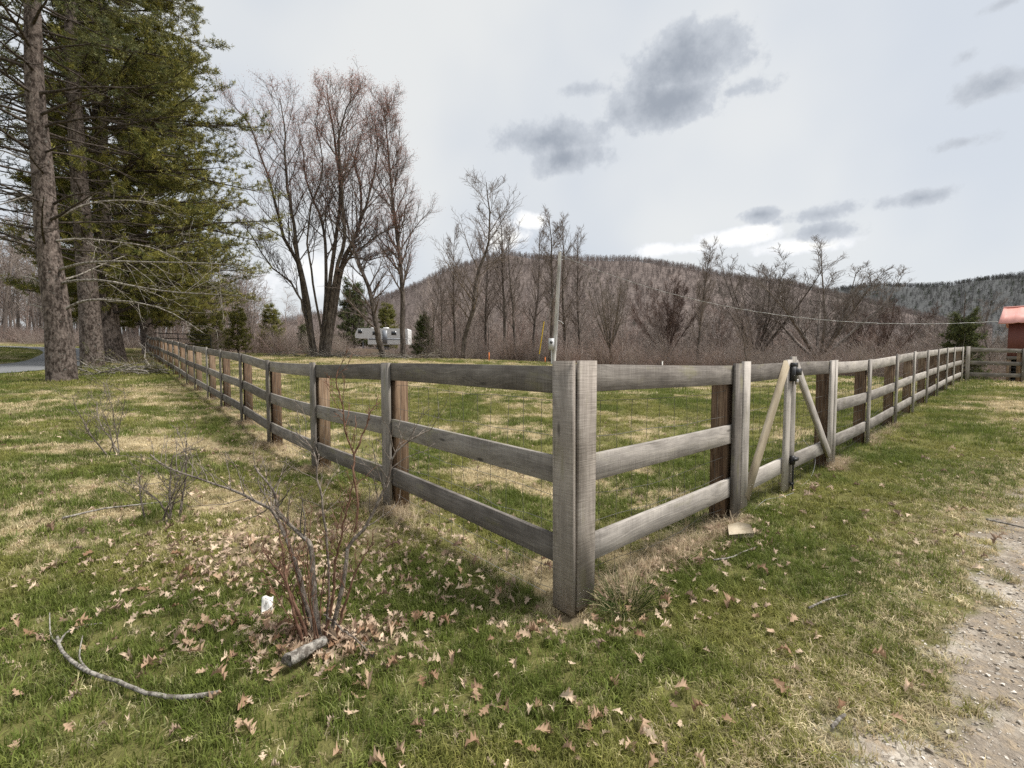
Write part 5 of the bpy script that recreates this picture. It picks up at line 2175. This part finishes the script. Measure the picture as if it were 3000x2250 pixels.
def build_shrub():
    rng = np.random.default_rng(77)
    d = SHRUB[1]
    b = px_at(940, 1905, d)
    b[2] = float(gz(b[0], b[1]))
    root = thing("bare_shrub", "leafless many-stemmed shrub in the leaf litter left of the corner post", "shrub", b)
    STEM = [
        # old grey trunk bending left into a dead arm
        ('old_stem', M_SHRUBA, [(940, 1910, 0), (925, 1790, 0), (918, 1690, .02), (912, 1600, .03), (895, 1580, .04), (855, 1545, .05), (815, 1500, .06), (810, 1465, .06), (785, 1415, .06), (740, 1365, .08)], .016, .004),
        ('old_stem', M_SHRUBA, [(930, 1905, .03), (905, 1800, .04), (885, 1720, .05), (865, 1650, .06), (845, 1600, .06), (822, 1540, .1), (800, 1500, .14), (770, 1480, .2), (715, 1450, .3), (640, 1420, .42), (560, 1395, .5), (480, 1365, .6), (440, 1330, .65)], .013, .004),
        ('stem', M_SHRUBA, [(955, 1890, -.02), (990, 1780, -.03), (1010, 1690, -.02), (1020, 1610, 0), (1070, 1540, .02), (1110, 1470, .03), (1140, 1390, .04), (1150, 1340, .05), (1200, 1290, .06), (1265, 1255, .07)], .012, .003),
        ('stem', M_SHRUBA, [(950, 1900, .05), (960, 1800, .06), (965, 1700, .06), (955, 1560, .08), (945, 1480, .08), (930, 1400, .08), (925, 1340, .1), (905, 1300, .1), (870, 1265, .1)], .008, .0025),
        ('stem', M_SHRUBB, [(910, 1895, -.03), (880, 1810, -.04), (850, 1740, -.04), (825, 1680, -.04), (790, 1640, -.04), (765, 1605, -.03)], .009, .003),
        ('stem', M_SHRUBB, [(900, 1890, -.05), (860, 1790, -.06), (840, 1700, -.06), (830, 1640, -.05), (820, 1560, -.04)], .008, .003),
        ('stem', M_SHRUBB, [(965, 1880, -.04), (1000, 1810, -.05), (1030, 1710, -.05), (1060, 1640, -.05), (1095, 1590, -.05)], .008, .0025),
        ('stem', M_SHRUBB, [(945, 1870, .0), (975, 1760, .0), (980, 1660, .0), (1000, 1570, .0), (1020, 1470, .0), (1040, 1400, .01)], .008, .003),
        ('stem', M_SHRUBB, [(1040, 1560, 0), (1050, 1480, .0), (1035, 1400, 0), (1035, 1330, .02), (1010, 1260, .02), (1005, 1190, .02), (985, 1130, .03), (990, 1085, .03)], .006, .0025),
        ('stem', M_SHRUBB, [(1035, 1335, .02), (1065, 1270, .03), (1080, 1220, .03), (1105, 1180, .04)], .005, .002),
        ('stem', M_SHRUBA, [(925, 1900, .08), (900, 1780, .1), (880, 1680, .1), (850, 1600, .12), (830, 1530, .12)], .007, .0025),
        ('stem', M_SHRUBA, [(950, 1800, .02), (985, 1830, -.05), (1040, 1870, -.12), (1095, 1925, -.16)], .0045, .003),
    ]
    groups = {}
    for nm, mat, pts, r0, r1 in STEM:
        P = px_poly(pts, d, b)
        if pts[0][1] > 1850:
            P[0, 2] = -.03
        K = 22
        P = rib_path(P, K)
        P += rng.normal(0, .0025, P.shape)
        R = np.linspace(r0, r1, K)
        lv = [(P[None], R[None], 8)]
        ln = np.linalg.norm(np.diff(P, axis=0), axis=1).sum()
        n = int(5 + ln * 9)
        S, D, t, rr, pl = shoots(rng, P[None], R[None], n, .42, 1.0, 25, 60, up_bias=1.0)
        P1, R1 = grow(rng, S, D, np.clip(pl * .22 * (1.15 - .6 * t), .04, .26) * rng.uniform(.4, 1.3, len(S)), np.maximum(rr * .45, .0017), np.full(len(S), .0012), 6, .13, .07)
        lv.append((P1, R1, 5))
        S, D, t, rr, pl = shoots(rng, P1, R1, 3, .3, 1.0, 25, 55, up_bias=.6)
        P2, R2 = grow(rng, S, D, pl * .45 * rng.uniform(.4, 1.2, len(S)), np.full(len(S), .0014), np.full(len(S), .0009), 4, .12, .05)
        lv.append((P2, R2, 4))
        v, f, uv = combine(lv)
        link(nm, mesh_np(nm, v, f, mat, True, uv), root)
    # young suckers
    n = 12
    ph = rng.uniform(0, 6.28, n)
    P0 = np.stack([np.cos(ph) * .07, np.sin(ph) * .05, np.full(n, -.03)], 1)
    D = np.stack([np.cos(ph) * rng.uniform(.05, .5, n), np.sin(ph) * rng.uniform(.05, .4, n), np.ones(n)], 1)
    P, R = grow(rng, P0, D, rng.uniform(.25, .85, n), rng.uniform(.003, .005, n), np.full(n, .0013), 12, .07, .03)
    S, D, t, rr, pl = shoots(rng, P, R, 8, .4, 1.0, 25, 55, up_bias=.6)
    P1, R1 = grow(rng, S, D, pl * .22 * rng.uniform(.3, 1.2, len(S)), np.full(len(S), .0018), np.full(len(S), .001), 5, .1, .06)
    v, f, uv = combine([(P, R, 6), (P1, R1, 4)])
    o = link("suckers", mesh_np("suckers", v, f, M_SHRUBB, True, uv), root)
    o['kind'] = 'stuff'


build_shrub()


def small_shrub(label, u, v, top_v, spread, seed, mat, n=16, lean=0.0):
    g = px_ground(u, v)
    rng = np.random.default_rng(seed)
    H = (v - top_v) / FPX * g[1]
    root = thing("bare_shrub", label, "shrub", g)
    P0 = np.stack([rng.normal(0, .05, n), rng.normal(0, .05, n), np.full(n, -.03)], 1)
    D = np.stack([rng.normal(lean, .38 * spread, n), rng.normal(0, .3 * spread, n), np.ones(n)], 1)
    P, R = grow(rng, P0, D, H * rng.uniform(.6, 1.1, n), rng.uniform(.006, .012, n), np.full(n, .003), 12, .10, .02)
    S, D, t, rr, pl = shoots(rng, P, R, 11, .3, 1.0, 25, 60, up_bias=.5)
    P1, R1 = grow(rng, S, D, pl * .36 * rng.uniform(.3, 1.2, len(S)), np.maximum(rr * .5, .0025), np.full(len(S), .002), 6, .12, .05)
    S, D, t, rr, pl = shoots(rng, P1, R1, 4, .3, 1.0, 25, 55, up_bias=.5)
    P2, R2 = grow(rng, S, D, pl * .45 * rng.uniform(.4, 1.2, len(S)), np.full(len(S), .0022), np.full(len(S), .0014), 4, .12, .04)
    v_, f, uv = combine([(P, R, 6)])
    link("stems", mesh_np("stems", v_, f, mat, True, uv), root)
    v_, f, uv = combine([(P1, R1, 4), (P2, R2, 3)])
    link("twigs", mesh_np("twigs", v_, f, mat, True, uv), root)


small_shrub("small leafless shrub on the straw-coloured lawn at the left", 335, 1338, 1120, 1.0, 5, M_SHRUBA, 6)
small_shrub("twiggy leafless shrub in leaves between the small lawn shrub and the near shrub", 472, 1530, 1280, .6, 6, M_SHRUBA, 6)


def lying_stick(name, label, pts, r0, r1, seed, mat=M_STICK, sub=4, lift=.03, cat="branch", side=()):
    rng = np.random.default_rng(seed)
    P = []
    for k, (u, v) in enumerate(pts):
        g = px_ground(u, v)
        P.append(g + [0, 0, lift + r0])
    P = rib_path(P, 24)
    org = P[0].copy()
    P = P - org + rng.normal(0, min(r0 * .12, .0012), P.shape)
    R = np.linspace(r0, r1, 24) * np.interp(np.arange(24), np.arange(0, 24, 4), rng.uniform(.88, 1.12, 6))
    e0, e1 = P[0] - P[1], P[-1] - P[-2]
    P = np.concatenate([[P[0] + e0 / np.linalg.norm(e0) * .002], P, [P[-1] + e1 / np.linalg.norm(e1) * .002]])
    R = np.concatenate([[r0 * .02], R, [r1 * .02]])
    v, f, uv = tubes(P[None], R[None], 10)
    root = thing(name, label, cat, org)
    link("stem", mesh_np("stem", v, f, mat, True, uv), root)
    for (t0, ptz, ra) in side:
        st = P[int(t0 * 23)]
        Q = [st] + [px_ground(u, v_) + [0, 0, h] - org for u, v_, h in ptz]
        Q = rib_path(Q, 12)
        v, f, uv = tubes(Q[None], np.linspace(ra, ra * .4, 12)[None], 7)
        link("side_twig", mesh_np("side_twig", v, f, mat, True, uv), root)


lying_stick("fallen_branch", "curved lichen-grey fallen branch lying in the grass at lower left", [(640, 2062), (540, 2072), (440, 2062), (330, 2018), (240, 1985), (185, 1935), (168, 1890)], .0105, .0055, 1,
            side=[(.98, [(200, 1868, .03), (250, 1850, .03), (300, 1838, .02)], .006), (.96, [(150, 1880, .03), (148, 1845, .09)], .005), (.66, [(235, 1960, .05), (245, 1925, .10)], .005)])
lying_stick("log", "short thick mossy log lying at the foot of the near shrub", [(845, 1975), (890, 1950), (950, 1915)], .030, .022, 2, M_STICK)
lying_stick("fallen_stick", "long thin pale stick on the lawn beside the middle shrub", [(185, 1532), (300, 1505), (420, 1490), (510, 1480)], .010, .005, 3)
lying_stick("fallen_stick", "thin pale twig in the grass below the gate offcut", [(2090, 1655), (2140, 1648), (2180, 1630), (2220, 1615)], .006, .003, 4)
lying_stick("fallen_stick", "grey twig on the grass right of the corner post", [(2370, 1800), (2400, 1785), (2430, 1772), (2480, 1760)], .006, .003, 5)
lying_stick("fallen_stick", "pale stick lying across the grass at the right edge", [(2890, 1535), (2950, 1548), (3010, 1562)], .009, .006, 6)
lying_stick("fallen_stick", "short broken pale stick at the edge of the gravel", [(2437, 2158), (2455, 2138), (2475, 2122)], .007, .005, 7)


def paper():
    g = px_ground(785, 1790)
    rng = np.random.default_rng(3)
    n = 6
    xs, ys = np.meshgrid(np.linspace(-.028, .028, n), np.linspace(-.04, .04, n))
    zs = .018 * np.sin(xs * 90) * np.cos(ys * 60) + rng.normal(0, .006, xs.shape) + .05 + ys * .5
    V = np.stack([xs, ys, zs], -1).reshape(-1, 3)
    idx = np.arange(n * n).reshape(n, n)
    F = np.stack([idx[:-1, :-1], idx[:-1, 1:], idx[1:, 1:], idx[1:, :-1]], -1).reshape(-1, 4)
    o = link("paper_scrap", mesh_np("paper_scrap", V, F, M_PAPER), None, tuple(g), (.5, 0, .4))
    md = o.modifiers.new('thick', 'SOLIDIFY')
    md.thickness = .0012
    tag(o, "crumpled white scrap in the grass left of the near shrub", "paper")


paper()


# lank grass clump beside the corner post
def lank_clump():
    rng = np.random.default_rng(8)
    g = px_ground(1830, 1790)
    n = 210
    ph = rng.uniform(0, 6.28, n)
    r = np.sqrt(rng.uniform(size=n)) * .08
    P0 = np.stack([np.cos(ph) * r * 1.3, np.sin(ph) * r, np.full(n, -.01)], 1)
    out_ = rng.uniform(.2, 1.2, n)
    D = np.stack([np.cos(ph) * out_, np.sin(ph) * out_, np.ones(n)], 1)
    P, R = grow(rng, P0, D, rng.uniform(.12, .27, n), np.full(n, .002), np.full(n, .0007), 8, .06, -.14)
    P[:, :, 2] = np.maximum(P[:, :, 2], .003)
    v, f, uv = tubes(P, R, 3)
    t = (rng.uniform(size=(n, 1)) < .3) * 1.0
    tint = (np.array([.06, .09, .022]) * (1 - t) + np.array([.48, .42, .24]) * t) * rng.uniform(.7, 1.3, (n, 1))
    o = link("grass_clump", mesh_np("grass_clump", v, f, M_LEAFSTUFF, True, None, {'tint': np.repeat(tint, 24, 0)}), None, tuple(g))
    tag(o, "lank clump of long green and straw grass right of the corner post foot", "grass clump")


lank_clump()


# heap of fallen pine limbs beside the trunks
def limb_heap():
    rng = np.random.default_rng(14)
    g = px_ground(400, 1098)
    root = thing("limb_heap", "heap of fallen pine limbs on the grass right of the front pine", "brush heap", g)
    n = 26
    P0 = np.stack([rng.uniform(-1.9, 1.3, n), rng.uniform(-.5, .8, n), rng.uniform(.03, .15, n)], 1)
    D = np.stack([rng.choice([-1, 1], n) * rng.uniform(.5, 1, n), rng.normal(0, .3, n), rng.uniform(.0, .5, n)], 1)
    P, R = grow(rng, P0, D, rng.uniform(.8, 2.6, n), rng.uniform(.015, .04, n), np.full(n, .008), 9, .12, -.07)
    P[:, :, 2] = np.maximum(P[:, :, 2], .03)
    S, D, t, rr, pl = shoots(rng, P, R, 9, .2, 1, 30, 60)
    P1, R1 = grow(rng, S, D, pl * .35 * rng.uniform(.4, 1.1, len(S)), rr * .5, np.full(len(S), .005), 5, .12, -.02)
    P1[:, :, 2] = np.maximum(P1[:, :, 2], .02)
    v, f, uv = combine([(P, R, 6), (P1, R1, 3)])
    link("limbs", mesh_np("limbs", v, f, M_DEADLIMB, True, uv), root)
    sel = P1[rng.uniform(size=len(P1)) < .5]
    c = sel[:, 2:].reshape(-1, 3)
    m = needle_mesh(rng, c, np.tile([0, 0, .4], (len(c), 1)), 7, .12, .008, (.05, .062, .02), (.13, .11, .045), "needles")
    link("needles", m, root)


limb_heap()


# brush line of cut branches at the foot of the maple
def brush_line():
    rng = np.random.default_rng(15)
    x = (960 - 1500) / FPX * 35
    root = thing("brush_heap", "low line of cut branches along the field edge below the maple", "brush heap", (x, 34.6, float(gz(x, 34.6))))
    n = 60
    P0 = np.stack([rng.uniform(-4, 8, n), rng.uniform(-.5, .5, n), np.zeros(n)], 1)
    P0[:, 2] = gz(P0[:, 0] + x, P0[:, 1] + 34.6) - float(gz(x, 34.6)) + rng.uniform(.03, .2, n)
    D = np.stack([rng.choice([-1, 1], n) * rng.uniform(.5, 1, n), rng.normal(0, .3, n), rng.uniform(.0, .45, n)], 1)
    P, R = grow(rng, P0, D, rng.uniform(1.0, 2.8, n), rng.uniform(.02, .04, n), np.full(n, .012), 8, .12, -.07)
    P[:, :, 2] = np.maximum(P[:, :, 2], gz(P[:, :, 0] + x, P[:, :, 1] + 34.6) - float(gz(x, 34.6)) + .02)
    S, D, t, rr, pl = shoots(rng, P, R, 5, .2, 1, 30, 60)
    P1, R1 = grow(rng, S, D, pl * .4 * rng.uniform(.4, 1.1, len(S)), rr * .6, np.full(len(S), .008), 4, .12, .02)
    v, f, uv = combine([(P, R, 5), (P1, R1, 3)])
    link("branches", mesh_np("branches", v, f, M_DEADLIMB, True, uv), root)


brush_line()
